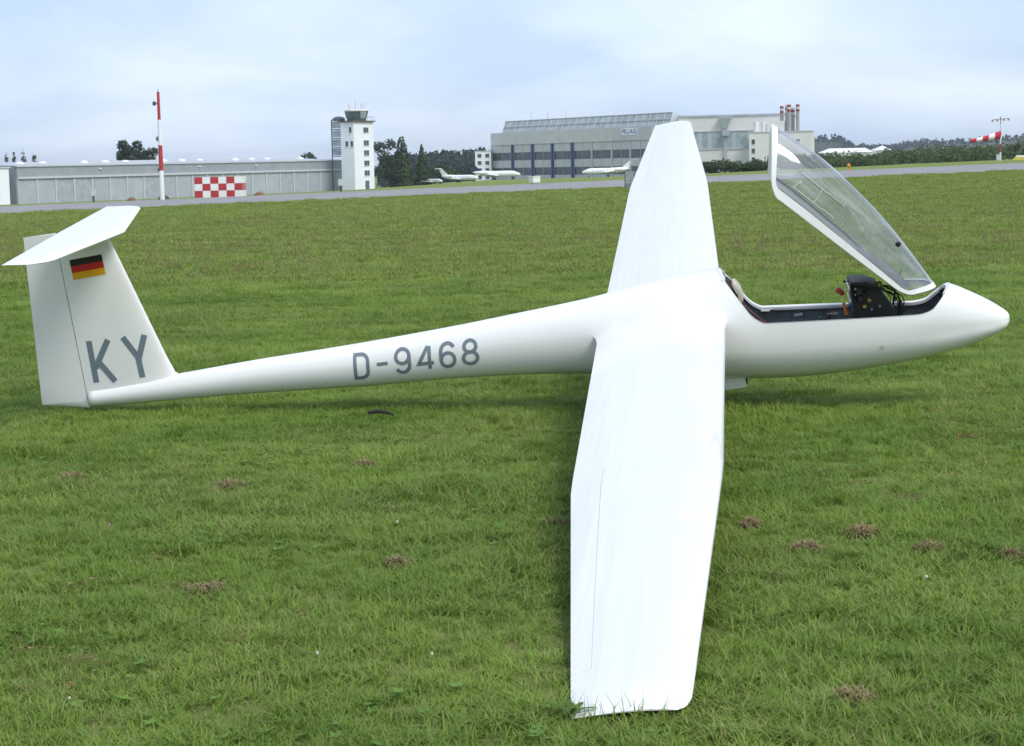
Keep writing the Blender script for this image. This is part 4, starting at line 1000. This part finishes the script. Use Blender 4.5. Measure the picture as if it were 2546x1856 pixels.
tree('conifer_tree', 'tallest broad green conifer right of the control tower', 'tree', -30.4, 560, conifer_pts(14.9, 8.6, 2600, rg, .03, .62, .12), .34, F_THUJA, 14, .3, 2, GT)
tree('conifer_tree', 'slim pointed conifer right of the tallest one', 'tree', -24.7, 562, conifer_pts(11.9, 6.2, 1500, rg, .03, .8, .22), .33, F_THUJA, 11.5, .22, 3, GT)
tree('leafy_tree', 'low round leafy tree between the slim conifer and the parked aircraft', 'tree', -20.2, 590, lobe_pts([(-1.5, 0, 3.4, 2.3), (1.5, 0, 3.6, 2.4), (3.8, 0, 2.6, 2.0), (0, 0, 5.0, 1.8)], 1100, rg), .33, F_BUSH, 4.6, .2, 4, GT)
GB = 'treetops behind the low hangar'
tree('conifer_tree', 'big dark treetop behind the hangar, leftmost of the three beside the mast', 'tree', -109.9, 560, lobe_pts([(-.6, 0, 15.4, 1.9), (.9, 0, 13.6, 2.2), (0, 0, 10, 2.8), (-.9, 0, 12.4, 2.0)], 1500, rg), .36, F_CONIF, 16, .35, 5, GB, 6, 2)
tree('conifer_tree', 'middle dark treetop behind the hangar beside the mast', 'tree', -106.4, 560, lobe_pts([(0, 0, 15.6, 1.5), (.6, 0, 13.2, 2.3), (-1, 0, 12.0, 2.6), (.5, 0, 9, 3)], 1300, rg), .36, F_CONIF, 15.5, .35, 6, GB, 6, 2)
tree('conifer_tree', 'lower leaning treetop behind the hangar, nearest to the mast', 'tree', -103.2, 560, lobe_pts([(1.3, 0, 13.4, 1.6), (0, 0, 12.0, 2.0), (-1.5, 0, 10.5, 2.2), (1, 0, 9.5, 2.2)], 1000, rg), .36, F_CONIF, 13, .3, 7, GB, 6, 2)
for i, (x, h, lbl) in enumerate(((-150.6, 16.0, 'small dark treetop over the left roof, at the picture edge'), (-148.3, 15.6, 'second small treetop from the left edge over the roof'), (-145.4, 16.7, 'tallest pointed small treetop over the left roof'), (-142.2, 15.6, 'rightmost small treetop over the left roof'))):
    tree('spruce_tree', lbl, 'tree', x, 585, conifer_pts(h, 5.0, 600, rg, .1, .7, .2), .36, F_CONIF, h * .95, .25, 20 + i, GB)
tree('leafy_tree', 'rounded dark treetop just above the hangar roof left of the tower', 'tree', -60.5, 590, lobe_pts([(0, 0, 10.4, 2.0), (1.6, 0, 9.4, 1.7), (-1.7, 0, 9.2, 1.6), (0, 0, 7, 2.6)], 900, rg), .33, F_CONIF, 9, .25, 33, GB)
# row of shrubs below the side hall
GS = 'shrubs below the side hall'
shr = [(41.5, 400, 3.0, 2.6, 'leftmost shrub below the side hall, beside the far wing'), (44.6, 398, 3.4, 3.0, 'second shrub from the wing below the side hall'), (48.4, 401, 2.6, 2.2, 'small shrub under the rain pipe of the side hall'),
       (51.6, 399, 3.6, 2.8, 'broad shrub in the middle of the row below the side hall'), (55.0, 397, 3.6, 3.3, 'tall rounded shrub left of the open canopy'), (58.6, 400, 4.2, 3.4, 'dark shrub seen just beside the canopy rear frame'), (62.5, 402, 3.6, 3.0, 'shrub seen through the upper canopy glass')]
for i, (x, y, w, h, lbl) in enumerate(shr):
    w *= 1.35; lob = [(rg.uniform(-.38, .38) * w, rg.uniform(-.4, .4) * w, h * rg.uniform(.22, .72), w * rg.uniform(.2, .34)) for _ in range(9)]
    tree('shrub', lbl, 'shrub', x, y, lobe_pts(lob, 1300, rg), .22, F_BUSH, h * .7, .07, 40 + i, GS, 5, .8)
# scrub thicket on the right reads as one mass
def mass(name, label, cat, spots, m, size, per, seed):
    rg = random.Random(seed); mb = MB()
    for (x, y, w, h) in spots:
        z = gz(x, y); lob = [(x + rg.uniform(-.35, .35) * w, y + rg.uniform(-.4, .4) * w, z + h * rg.uniform(.2, .7), w * rg.uniform(.2, .34)) for _ in range(5)]
        P = []
        for (a, b, c, r_) in lob:
            for _ in range(per // 5):
                v = Vector((rg.gauss(0, 1), rg.gauss(0, 1), rg.gauss(0, 1))).normalized() * r_ * (.55 + .5 * rg.random()); P.append((a + v.x, b + v.y, max(z + .05, c + v.z * .8), v.x / r_, v.y / r_, v.z / r_ + .2))
        leaf_cards(mb, P, size, rg)
    o = mb.build(name, m, None, smooth=False); tag(o, label, cat, kind='stuff'); return o
rg = random.Random(77); spots = []
for k in range(150):
    q = rg.uniform(.145, .345); y = rg.uniform(395, 470); x = q * y
    h = np.interp(q, [.145, .17, .19, .22, .26, .30], [2.6, 2.4, 2.6, 3.3, 4.2, 4.8]) * rg.choice((.55, .7, .8, .9, 1.0, 1.25))
    spots.append((x, y, rg.uniform(2.5, 8), h))
mass('scrub_thicket', 'long thicket of mixed green scrub beyond the runway on the right', 'scrub', spots, F_SCRUB, .30, 340, 5)
spots = [(q * y, y, rg.uniform(4, 7), rg.uniform(1.2, 2.0)) for q, y in ((rg.uniform(.16, .30), rg.uniform(350, 385)) for _ in range(46))]
mass('low_weeds', 'paler low weeds in front of the scrub on the right', 'weeds', spots, foliage('weed_leaves', (.05, .085, .03), (.10, .14, .055), .3), .22, 220, 6)
# far woods: dense spruce stands on the low hills
def forest(name, label, edge, seed, n, size, m=F_FOREST):
    """edge: list of (x, y, top height above datum); trees fill the ground below the skyline"""
    rg = random.Random(seed); mb = MB(); E = np.array(edge)
    for _ in range(n):
        t_ = rg.random(); x = np.interp(t_, np.linspace(0, 1, len(E)), E[:, 0]); y = np.interp(t_, np.linspace(0, 1, len(E)), E[:, 1]); tz = np.interp(t_, np.linspace(0, 1, len(E)), E[:, 2])
        dpt = rg.random(); h = rg.uniform(.75, 1.12) * size * 9
        y2 = y - 160 * dpt; x2 = x * y2 / y; top = tz * (1 - .75 * dpt) + rg.uniform(-1.2, .7) * size * 1.2
        g0 = gz(x2, y2); w = h * rg.uniform(.32, .5)
        for k in range(16):
            tt = rg.random(); rr = w / 2 * (1 - tt) ** .8; a = rg.uniform(0, 6.28)
            p = (x2 + rr * math.cos(a), y2 + rr * math.sin(a), top - h * (1 - tt), math.cos(a), math.sin(a), .5)
            leaf_cards(mb, [p], size * .8, rg)
    o = mb.build(name, m, None, smooth=False); tag(o, label, 'woods', kind='stuff')
    # the hill they stand on
    rows = []
    for f_, k in ((1.06, .0), (1.0, .55), (.97, .62), (.92, .3), (.86, 0)):
        rows.append([(x * f_, y * f_, gz(x, y) - 1 + (tz - gz(x, y) - size * 3.2) * k / .62 if k else gz(x, y) - 3) for x, y, tz in edge])
    hill = MB().grid(rows).build('hill', mat('hill_floor', (.03, .045, .028), .95, var=.2, scale=.02, world_space=True), None, auto=None); tag(hill, kind='structure')
forest('spruce_forest', 'dark blue-green wooded hill beyond the scrub on the right', [(380, 2600, 25), (408, 2600, 27), (440, 2600, 25.5), (457, 2620, 20), (470, 2650, 14), (530, 2800, 12), (585, 2950, 13), (620, 3000, 18), (657, 3000, 20.5), (720, 3000, 20), (760, 3000, 23), (800, 3000, 25), (960, 3050, 26)], 8, 3000, 2.6)
forest('spruce_forest', 'dark wood behind the parked aircraft, between tower trees and office block', [(-75, 1150, 5.5), (-58, 1180, 7.0), (-41, 1200, 8.5), (-30, 1200, 8.0), (-18, 1200, 9.0), (0, 1200, 8)], 9, 900, 1.5)
# ------------------------------------------------------------------ grass
def blade_material(name, ca, cb, dry, dryamt, tr=0.25):
    """blades: two greens mixed by world-space patches, some dry straw, light passing through"""
    m = bpy.data.materials.new(name); m.use_nodes = True; t = m.node_tree; L = t.links.new
    b = t.nodes['Principled BSDF']; o = t.nodes['Material Output']
    b.inputs['Roughness'].default_value = 0.55; b.inputs['Specular IOR Level'].default_value = 0.3
    g = N(t, 'ShaderNodeNewGeometry')
    def noise(scale, det, off):
        mp = N(t, 'ShaderNodeMapping'); mp.inputs['Location'].default_value = off; L(g.outputs['Position'], mp.inputs[0])
        n = N(t, 'ShaderNodeTexNoise'); n.inputs['Scale'].default_value = scale; n.inputs['Detail'].default_value = det; L(mp.outputs[0], n.inputs['Vector']); return n.outputs[0]
    def ramp(src, p0, c0, p1, c1):
        r = N(t, 'ShaderNodeValToRGB'); e = r.color_ramp.elements; e[0].position = p0; e[1].position = p1; e[0].color = (*c0, 1); e[1].color = (*c1, 1); L(src, r.inputs[0]); return r.outputs[0]
    def mix(f, a, bb):
        x = N(t, 'ShaderNodeMix', data_type='RGBA'); L(f, x.inputs['Factor']); L(a, x.inputs['A']); L(bb, x.inputs['B']); return x.outputs['Result']
    green = ramp(noise(.6, 10, (3, 8, 0)), .32, ca, .68, cb)
    straw = N(t, 'ShaderNodeRGB'); straw.outputs[0].default_value = (*dry, 1)
    ad = N(t, 'ShaderNodeMath', operation='MULTIPLY_ADD'); L(noise(.55, 7, (1, 2, 0)), ad.inputs[0]); ad.inputs[1].default_value = .75; L(g.outputs['Random Per Island'], ad.inputs[2])
    ml = N(t, 'ShaderNodeMath', operation='MULTIPLY'); L(ad.outputs[0], ml.inputs[0]); ml.inputs[1].default_value = .57
    f = ramp(ml.outputs[0], 1 - dryamt - .12, (0, 0, 0), 1 - dryamt + .10, (.85, .85, .85))
    c = mix(f, green, straw.outputs[0]); L(c, b.inputs['Base Color'])
    tl = N(t, 'ShaderNodeBsdfTranslucent'); L(c, tl.inputs[0]); ms = N(t, 'ShaderNodeMixShader'); ms.inputs[0].default_value = tr
    L(b.outputs[0], ms.inputs[1]); L(tl.outputs[0], ms.inputs[2]); L(ms.outputs[0], o.inputs[0]); return m
GRASS = blade_material('grass_blades', (0.145, 0.252, 0.031), (0.27, 0.385, 0.068), (0.40, 0.34, 0.16), .26, .4)
MEADOW = blade_material('meadow_blades', (0.190, 0.280, 0.045), (0.290, 0.360, 0.080), (0.36, 0.31, 0.14), .28, .4)

def clump_mesh(seed, n, rad, h0, h1, w, bend, m, tufts=False):
    rg = random.Random(seed); mb = MB(); T = []
    for _ in range(60):
        q = rad * math.sqrt(rg.random()); a = rg.uniform(0, 6.283); T.append((q * math.cos(a), q * math.sin(a), rg.uniform(0, 6.283), rg.uniform(.7, 1.2)))
    for _ in range(n):
        tx, ty, td, th = rg.choice(T); x, y = tx + rg.gauss(0, rad * .085), ty + rg.gauss(0, rad * .085)
        h = rg.uniform(h0, h1) * th; d = td + rg.gauss(0, 1.1); k = bend * rg.uniform(.35, 1.5) * h; dx, dy = math.cos(d), math.sin(d); px, py = -dy * w * rg.uniform(.6, 1.2), dx * w * rg.uniform(.6, 1.2)
        hz = h * (1 - .35 * min(1.0, k / h))
        mb.add([(x - px, y - py, -.006), (x + px, y + py, -.006), (x + dx * k * .3 + px * .8, y + dy * k * .3 + py * .8, hz * .55), (x + dx * k * .3 - px * .8, y + dy * k * .3 - py * .8, hz * .55), (x + dx * k, y + dy * k, hz)], [(0, 1, 2, 3), (3, 2, 4)])
    return mb.mesh('grass_clump', m, smooth=False)
def seed_mesh(seed, m, m2):
    rg = random.Random(seed); mb = MB()
    for _ in range(5):
        x, y = rg.uniform(-.06, .06), rg.uniform(-.06, .06); h = rg.uniform(.08, .15); d = rg.uniform(0, 6.28); k = rg.uniform(.01, .05)
        mb.tube([(x, y, 0), (x + k * .4 * math.cos(d), y + k * .4 * math.sin(d), h * .6), (x + k * math.cos(d), y + k * math.sin(d), h)], .0016, 3)
        mb.tube([(x + k * math.cos(d), y + k * math.sin(d), h * .9), (x + k * math.cos(d), y + k * math.sin(d), h), (x + k * math.cos(d), y + k * math.sin(d), h + .02)], [.004, .007, .002], 4, mi=1)
    return mb.mesh('seed_stalks', [m, m2], smooth=False)

def scatter(name, label, cat, meshes, P, rot, scl, idx):
    srcs = []
    for k, me in enumerate(meshes):
        srcs.append(bpy.data.objects.new(name + '_source', me))          # not linked: only instanced
    me = bpy.data.meshes.new(name); me.from_pydata([tuple(p) for p in P], [], [])
    at_ = me.attributes.new('rot', 'FLOAT_VECTOR', 'POINT'); at_.data.foreach_set('vector', np.asarray(rot, np.float32).ravel())
    at_ = me.attributes.new('scl', 'FLOAT', 'POINT'); at_.data.foreach_set('value', np.asarray(scl, np.float32))
    at_ = me.attributes.new('idx', 'INT', 'POINT'); at_.data.foreach_set('value', np.asarray(idx, np.int32))
    o = bpy.data.objects.new(name, me); COL.objects.link(o)
    ng = bpy.data.node_groups.new(name + '_scatter', 'GeometryNodeTree')
    ng.interface.new_socket('Geometry', in_out='INPUT', socket_type='NodeSocketGeometry'); ng.interface.new_socket('Geometry', in_out='OUTPUT', socket_type='NodeSocketGeometry')
    gi = N(ng, 'NodeGroupInput'); go = N(ng, 'NodeGroupOutput'); ip = N(ng, 'GeometryNodeInstanceOnPoints'); jn = N(ng, 'GeometryNodeJoinGeometry')
    for s in reversed(srcs):
        oi = N(ng, 'GeometryNodeObjectInfo'); oi.inputs['Object'].default_value = s; oi.inputs['As Instance'].default_value = True
        ng.links.new(oi.outputs['Geometry'], jn.inputs[0])
    def attr(nm, ty):
        a = N(ng, 'GeometryNodeInputNamedAttribute', data_type=ty); a.inputs[0].default_value = nm; return a.outputs[0]
    L = ng.links.new
    L(gi.outputs[0], ip.inputs['Points']); L(jn.outputs[0], ip.inputs['Instance']); ip.inputs['Pick Instance'].default_value = True
    L(attr('idx', 'INT'), ip.inputs['Instance Index']); L(attr('rot', 'FLOAT_VECTOR'), ip.inputs['Rotation']); L(attr('scl', 'FLOAT'), ip.inputs['Scale'])
    L(ip.outputs[0], go.inputs[0])
    md = o.modifiers.new('scatter', 'NODES'); md.node_group = ng
    tag(o, label, cat, kind='stuff'); return o

nr = np.random.default_rng(5)
WM = glider.matrix_world
def wing_shadow_mask(X, Y):
    """True where the near wing lies right on the turf, so no blade may poke through it"""
    keep = np.ones(len(X), bool)
    return keep
zones = [(4.6, 9.0, 15, 1.0), (9.0, 14.0, 12, 1.1), (14.0, 20.0, 9, 1.25), (20.0, 28.0, 6, 1.45), (28.0, 45.0, 3.4, 1.7), (45.0, 75.0, 1.7, 2.1), (75, 122, .7, 2.7)]
P = []; S = []
for y0, y1, den, sc in zones:
    w1 = .30 * y1 + 3.2; st_ = 1 / math.sqrt(den); gx, gy = np.meshgrid(np.arange(-w1, w1, st_), np.arange(y0, y1, st_))
    X = gx.ravel() + nr.uniform(-.45, .45, gx.size) * st_; Y = gy.ravel() + nr.uniform(-.45, .45, gx.size) * st_; k = np.abs(X) < .285 * Y + 3.0
    X, Y = X[k], Y[k]; P.append(np.c_[X, Y, terr(X, Y)]); S.append(np.full(len(X), sc) * nr.uniform(.75, 1.25, len(X)))
P = np.concatenate(P); S = np.concatenate(S)
# blades under the low end of the near wing are pressed flat by it
G = np.array(WM.inverted())
loc = P @ G[:3, :3].T + G[:3, 3]
ya = -loc[:, 1]; under = (ya > 5.6) & (ya < 7.5) & (loc[:, 0] < -.45) & (loc[:, 0] > -1.2)
inx = np.array([(w_le(a) > x > w_te(a)) if u else False for a, x, u in zip(np.clip(ya, 0, 7.5), loc[:, 0], under)])
clear = np.where(inx, np.clip(w_z(0) + ya * math.tan(DIH) - .03 - loc[:, 2], 0, 1), 9)
keep = ~(inx & (clear < .10))
P, S = P[keep], S[keep]
# patchy length of the mowing
def vnoise(x, y, f, seed):
    r_ = np.random.default_rng(seed); T = r_.random((64, 64)); u, v = x * f, y * f
    i, j = np.floor(u).astype(int), np.floor(v).astype(int); a, b = u - i, v - j; a = a * a * (3 - 2 * a); b = b * b * (3 - 2 * b)
    q = lambda p, s: T[p % 64, s % 64]
    return (q(i, j) * (1 - a) + q(i + 1, j) * a) * (1 - b) + (q(i, j + 1) * (1 - a) + q(i + 1, j + 1) * a) * b
S *= .78 + .4 * vnoise(P[:, 0], P[:, 1], 1.3, 1)
rot = np.c_[nr.normal(0, .03, len(P)), nr.normal(0, .03, len(P)), nr.uniform(0, 6.283, len(P))]
near = P[:, 1] < 28
cl = [clump_mesh(s, 1000, .27, .022, .062, .0026, 1.25, GRASS, True) for s in range(6)] + [clump_mesh(s + 9, 900, .27, .03, .085, .0024, 1.0, GRASS, True) for s in range(2)]
scatter('grass', 'mown green grass with straw-coloured flecks round the glider', 'grass', cl, P[near], rot[near], S[near], nr.integers(0, 8, near.sum()))
cl2 = [clump_mesh(s + 30, 700, .32, .03, .07, .0045, .9, MEADOW, True) for s in range(5)]
scatter('meadow', 'rougher olive meadow between the glider and the runway', 'grass', cl2, P[~near], rot[~near], S[~near], nr.integers(0, 5, (~near).sum()))
# brown seed heads standing in the rough belt of the meadow
BROWNST = mat('brown_stalk', (.20, .17, .08), .9); BROWNHD = mat('brown_seed_head', (.22, .16, .085), .9)
n = 5200; Y = nr.uniform(24, 75, n); X = nr.uniform(-.31, .31, n) * Y
bel = vnoise(X, Y, .12, 7) * .6 + vnoise(X, Y * 2, .35, 8) * .4; k = (bel > .52 - .12 * np.exp(-((Y - 45) / 14) ** 2)) & (nr.random(n) < np.interp(Y, [24, 34, 55, 75], [.15, 1, .9, .2]))
X, Y = X[k], Y[k]
scatter('seed_stalks', 'brown seed heads standing in the rough meadow behind the glider', 'weeds', [seed_mesh(s, BROWNST, BROWNHD) for s in range(4)], np.c_[X, Y, terr(X, Y)], np.c_[nr.normal(0, .1, len(X)), nr.normal(0, .1, len(X)), nr.uniform(0, 6.28, len(X))], nr.uniform(.7, 1.25, len(X)), nr.integers(0, 4, len(X)))
# clover heads
def flower_mesh(m, seed):
    rg = random.Random(seed); mb = MB(); mb.tube([(0, 0, 0), (.004, 0, .04), (.006, .003, .075)], .0015, 4, mi=1)
    mb.lathe([(0, .068), (.009, .072), (.012, .082), (.008, .092), (0, .095)], (.006, .003, 0), 'z', 8); return mb.mesh('clover_head', [m, GRASS], smooth=True)
n = 34; Y = nr.uniform(6, 40, n) ** 1.0; X = nr.uniform(-.28, .28, n) * Y
scatter('clover_flowers', 'tiny white and pink clover heads dotted through the grass', 'flowers', [flower_mesh(mat('white_clover', (.55, .54, .48), .8), 1), flower_mesh(mat('white_clover', (.55, .54, .48), .8), 2), flower_mesh(mat('pink_clover', (.5, .16, .35), .8), 3)], np.c_[X, Y, terr(X, Y) + .0], np.c_[nr.normal(0, .2, n), nr.normal(0, .2, n), nr.uniform(0, 6, n)], nr.uniform(.4, .62, n), nr.integers(0, 3, n))

# clods of dry cut grass lying on the lawn
DRY = blade_material('dry_cut_grass', (.20, .15, .065), (.31, .235, .11), (.36, .28, .15), .35, .1)
def clod(x, y, r_, label, seed, tall=.55):
    rg = random.Random(seed); mb = MB()
    for _ in range(int(260 + 2200 * r_)):
        a = rg.uniform(0, 6.28); q = r_ * math.sqrt(rg.random()); px, py = q * math.cos(a) * 1.15 * (1 + .35 * math.sin(3 * a + seed)), q * math.sin(a) * (1 + .35 * math.cos(2 * a + seed)); z = tall * r_ * max(0.1, 1 - (q / r_) ** 2) * rg.random() + .03
        d = rg.uniform(0, 6.28); l = rg.uniform(.02, .06); e = rg.uniform(-.8, .5); w = .0022
        dx, dy = math.cos(d), math.sin(d); mid = (px + dx * l * .5, py + dy * l * .5, z + l * e * .5 + .008); end = (px + dx * l, py + dy * l, max(.005, z + l * e))
        mb.add([(px - dy * w, py + dx * w, z), (px + dy * w, py - dx * w, z), (mid[0] + dy * w, mid[1] - dx * w, mid[2]), (mid[0] - dy * w, mid[1] + dx * w, mid[2]), end], [(0, 1, 2, 3), (3, 2, 4)])
    o = mb.build('dry_grass_clod', DRY, None, smooth=False); o.location = (x, y, -.012); o.rotation_euler = (0, 0, seed * 1.7); tag(o, label, 'clod', 'clods of dry cut grass'); return o
clod(1.10, 8.91, 0.049, 'fluffy brown clod right of the wing, nearest to its leading edge', 1, 0.9)
clod(1.28, 8.34, 0.060, 'flat brown clod right of the wing, left of the wide one', 2, 0.5)
clod(1.58, 8.67, 0.064, 'wide brown clod below the nose, middle of the three', 3, 0.6)
clod(1.79, 8.24, 0.049, 'upright brown clod farthest right below the nose', 4, 1.0)
clod(1.05, 6.00, 0.060, 'pale clod near the lower right corner', 5, 0.4)
clod(-1.55, 10.34, 0.075, 'brown clod left of the wing kink, far from the others', 6, 0.5)
clod(-0.51, 8.22, 0.056, 'brownish clod in the left foreground grass', 7, 0.4)
clod(-1.27, 7.77, 0.064, 'faint clod near the left edge below the rudder', 8, 0.35)
clod(-2.49, 10.76, 0.056, 'small clod by the left edge under the fin', 9, 0.5)
clod(-0.86, 10.99, 0.060, 'clod between registration and wing, below the boom', 10, 0.5)
clod(0.20, 9.02, 0.045, 'small clod close to the trailing edge of the lowered wing', 11, 0.6)
clod(2.11, 8.08, 0.049, 'clod far below the nose tip at the right edge', 12, 0.6)
# thin scattered wisps of dry cuttings
def wisp_mesh(seed):
    rg = random.Random(seed); mb = MB()
    for _ in range(30):
        px, py = rg.gauss(0, .07), rg.gauss(0, .05); d = rg.uniform(0, 6.28); l = rg.uniform(.02, .05); w = .0009; dx, dy = math.cos(d), math.sin(d); z = .028 + rg.uniform(0, .015)
        mb.add([(px - dy * w, py + dx * w, z), (px + dy * w, py - dx * w, z), (px + dx * l + dy * w * .5, py + dy * l - dx * w * .5, z + rg.uniform(-.01, .012)), (px + dx * l - dy * w * .5, py + dy * l + dx * w * .5, z)], [(0, 1, 2, 3)])
    return mb.mesh('wisp', DRY, smooth=False)
n = 700; Y = nr.uniform(5.5, 26, n); X = nr.uniform(-.3, .3, n) * Y; k = vnoise(X, Y, .6, 31) * .6 + vnoise(X, Y, 2.0, 32) * .4 > .60; X, Y = X[k], Y[k]
L3 = np.c_[X, Y, np.zeros(len(X))] @ G[:3, :3].T + G[:3, 3]; k = ~((L3[:, 1] < -5.2) & (L3[:, 1] > -7.6) & (L3[:, 0] < -.4) & (L3[:, 0] > -1.3)); X, Y = X[k], Y[k]; n = len(X)
scatter('dry_cuttings', 'thin straw-brown wisps of dry cuttings scattered over the lawn', 'cuttings', [wisp_mesh(s) for s in range(4)], np.c_[X, Y, terr(X, Y)], np.c_[np.zeros(n), np.zeros(n), nr.uniform(0, 6.28, n)], nr.uniform(.6, 1.1, n), nr.integers(0, 4, n))
# small stick, weeds and stray blades
stk = MB(); stk.tube([(-.10, 0, .045), (-.03, .02, .055), (.04, .015, .05), (.10, -.01, .04)], [.011, .014, .013, .008], 7)
so = stk.build('stick', mat('dark_bark', (.03, .022, .018), .9), None); so.location = (-0.895, 13.0, 0.01); so.rotation_euler = (0, 0, R(-25)); tag(so, 'short dark stick lying in the grass below the registration', 'stick')
def leaf_weed(name, x, y, z, label, seed, n, L0, m):
    rg = random.Random(seed); e = empty(name, (x, y, z)); tag(e, label, 'plant')
    for k in range(n):
        a = 6.283 * k / n + rg.uniform(-.4, .4); l = L0 * rg.uniform(.7, 1.2); up = rg.uniform(.25, .8); rows = []
        for i in range(6):
            t_ = i / 5; w = l * .13 * math.sin(math.pi * min(1, t_ * .9 + .08)) * (1 + .35 * math.sin(t_ * 17)); c_ = Vector((math.cos(a) * l * t_, math.sin(a) * l * t_, .02 + l * up * t_ * (1.15 - .6 * t_))); s_ = Vector((-math.sin(a), math.cos(a), 0))
            rows.append([c_ - s_ * w + Vector((0, 0, w * .3)), c_, c_ + s_ * w + Vector((0, 0, w * .3))])
        MB().grid(rows).build('leaf', m, e, auto=None)
WEED = foliage('weed_leaf_green', (.06, .13, .02), (.10, .18, .035), 8)
leaf_weed('dandelion', 0.165, 5.88, 0.0, 'leafy weed rising over the trailing corner of the lowered wing tip', 3, 6, .085, WEED)
leaf_weed('dandelion', 0.918, 6.933, 0.0, 'pale upright weed in the grass right of the lowered wing', 5, 6, .06, WEED)

# a few long blades standing in front of the wing tip
tipb = MB(); rgb = random.Random(9)
for k in range(60):
    u = rgb.random(); yl = -7.5 - rgb.uniform(.0, .09); xl = w_te(7.5) + (w_le(7.5) - w_te(7.5)) * u
    wp = WM @ Vector((xl, yl, w_z(7.5))); x, y = wp.x, wp.y; h = rgb.uniform(.03, .12); d = rgb.uniform(0, 6.28); b_ = rgb.uniform(.01, .09); w = .0012
    tipb.add([(x - w, y, 0), (x + w, y, 0), (x + w + b_ * .35 * math.cos(d), y + b_ * .35 * math.sin(d), h * .6), (x - w + b_ * .35 * math.cos(d), y + b_ * .35 * math.sin(d), h * .6), (x + b_ * math.cos(d), y + b_ * math.sin(d), h)], [(0, 1, 2, 3), (3, 2, 4)])
tag(tipb.build('long_grass', GRASS, None, smooth=False), 'long grass blades standing up against the lowered wing tip', 'grass', kind='stuff')

# broad-leaved weeds pressed into the turf
def rosette(seed, n, l0, m):
    rg = random.Random(seed); mb = MB()
    for k in range(n):
        a = 6.283 * k / n + rg.uniform(-.4, .4); l = l0 * rg.uniform(.6, 1.2); s_ = Vector((-math.sin(a), math.cos(a), 0)); rows = []
        for i in range(4):
            t_ = i / 3; w = l * .30 * math.sin(math.pi * min(1, t_ * .85 + .1)); c_ = Vector((math.cos(a) * l * t_, math.sin(a) * l * t_, .05 + l * .8 * t_ * (1 - .55 * t_))); rows.append([c_ - s_ * w, c_ + s_ * w])
        mb.grid(rows)
    return mb.mesh('rosette', m, smooth=True)
BROAD = blade_material('broad_weed_leaf', (.10, .21, .03), (.19, .32, .055), (.3, .28, .1), .12, .3)
n = 2600; Y = nr.uniform(5, 24, n); X = nr.uniform(-.3, .3, n) * Y; k = vnoise(X, Y, .9, 21) * .6 + vnoise(X, Y, 2.4, 22) * .4 > .56; X, Y = X[k], Y[k]; n = len(X)
L3 = np.c_[X, Y, np.zeros(n)] @ G[:3, :3].T + G[:3, 3]; k = ~((L3[:, 1] < -5.4) & (L3[:, 1] > -7.6) & (L3[:, 0] < -.4) & (L3[:, 0] > -1.3)); X, Y = X[k], Y[k]; n = len(X)
scatter('broadleaf_weeds', 'low broad-leaved weeds and clover leaves mixed into the turf', 'weeds', [rosette(s, 6 + s, .045, BROAD) for s in range(3)] + [rosette(7, 5, .07, BROAD)], np.c_[X, Y, terr(X, Y)], np.c_[nr.normal(0, .15, n), nr.normal(0, .15, n), nr.uniform(0, 6.28, n)], nr.uniform(.28, .6, n), nr.integers(0, 4, n))
# ------------------------------------------------------------------ thin summer haze over the airfield
def build_haze(density):
    m = bpy.data.materials.new('haze_air'); m.use_nodes = True; t = m.node_tree; t.nodes.clear()
    o = N(t, 'ShaderNodeOutputMaterial'); v = N(t, 'ShaderNodeVolumePrincipled'); v.inputs['Color'].default_value = (.80, .87, .96, 1); v.inputs['Density'].default_value = density; v.inputs['Anisotropy'].default_value = 0.2
    t.links.new(v.outputs[0], o.inputs['Volume'])
    h = MB().box(-6400, 6400, -400, 7300, -45, 48).build('haze', m, None, smooth=False); tag(h, kind='stuff'); h['label'] = 'thin pale haze lying over the airfield'; h['category'] = 'haze'
build_haze(0.00010)
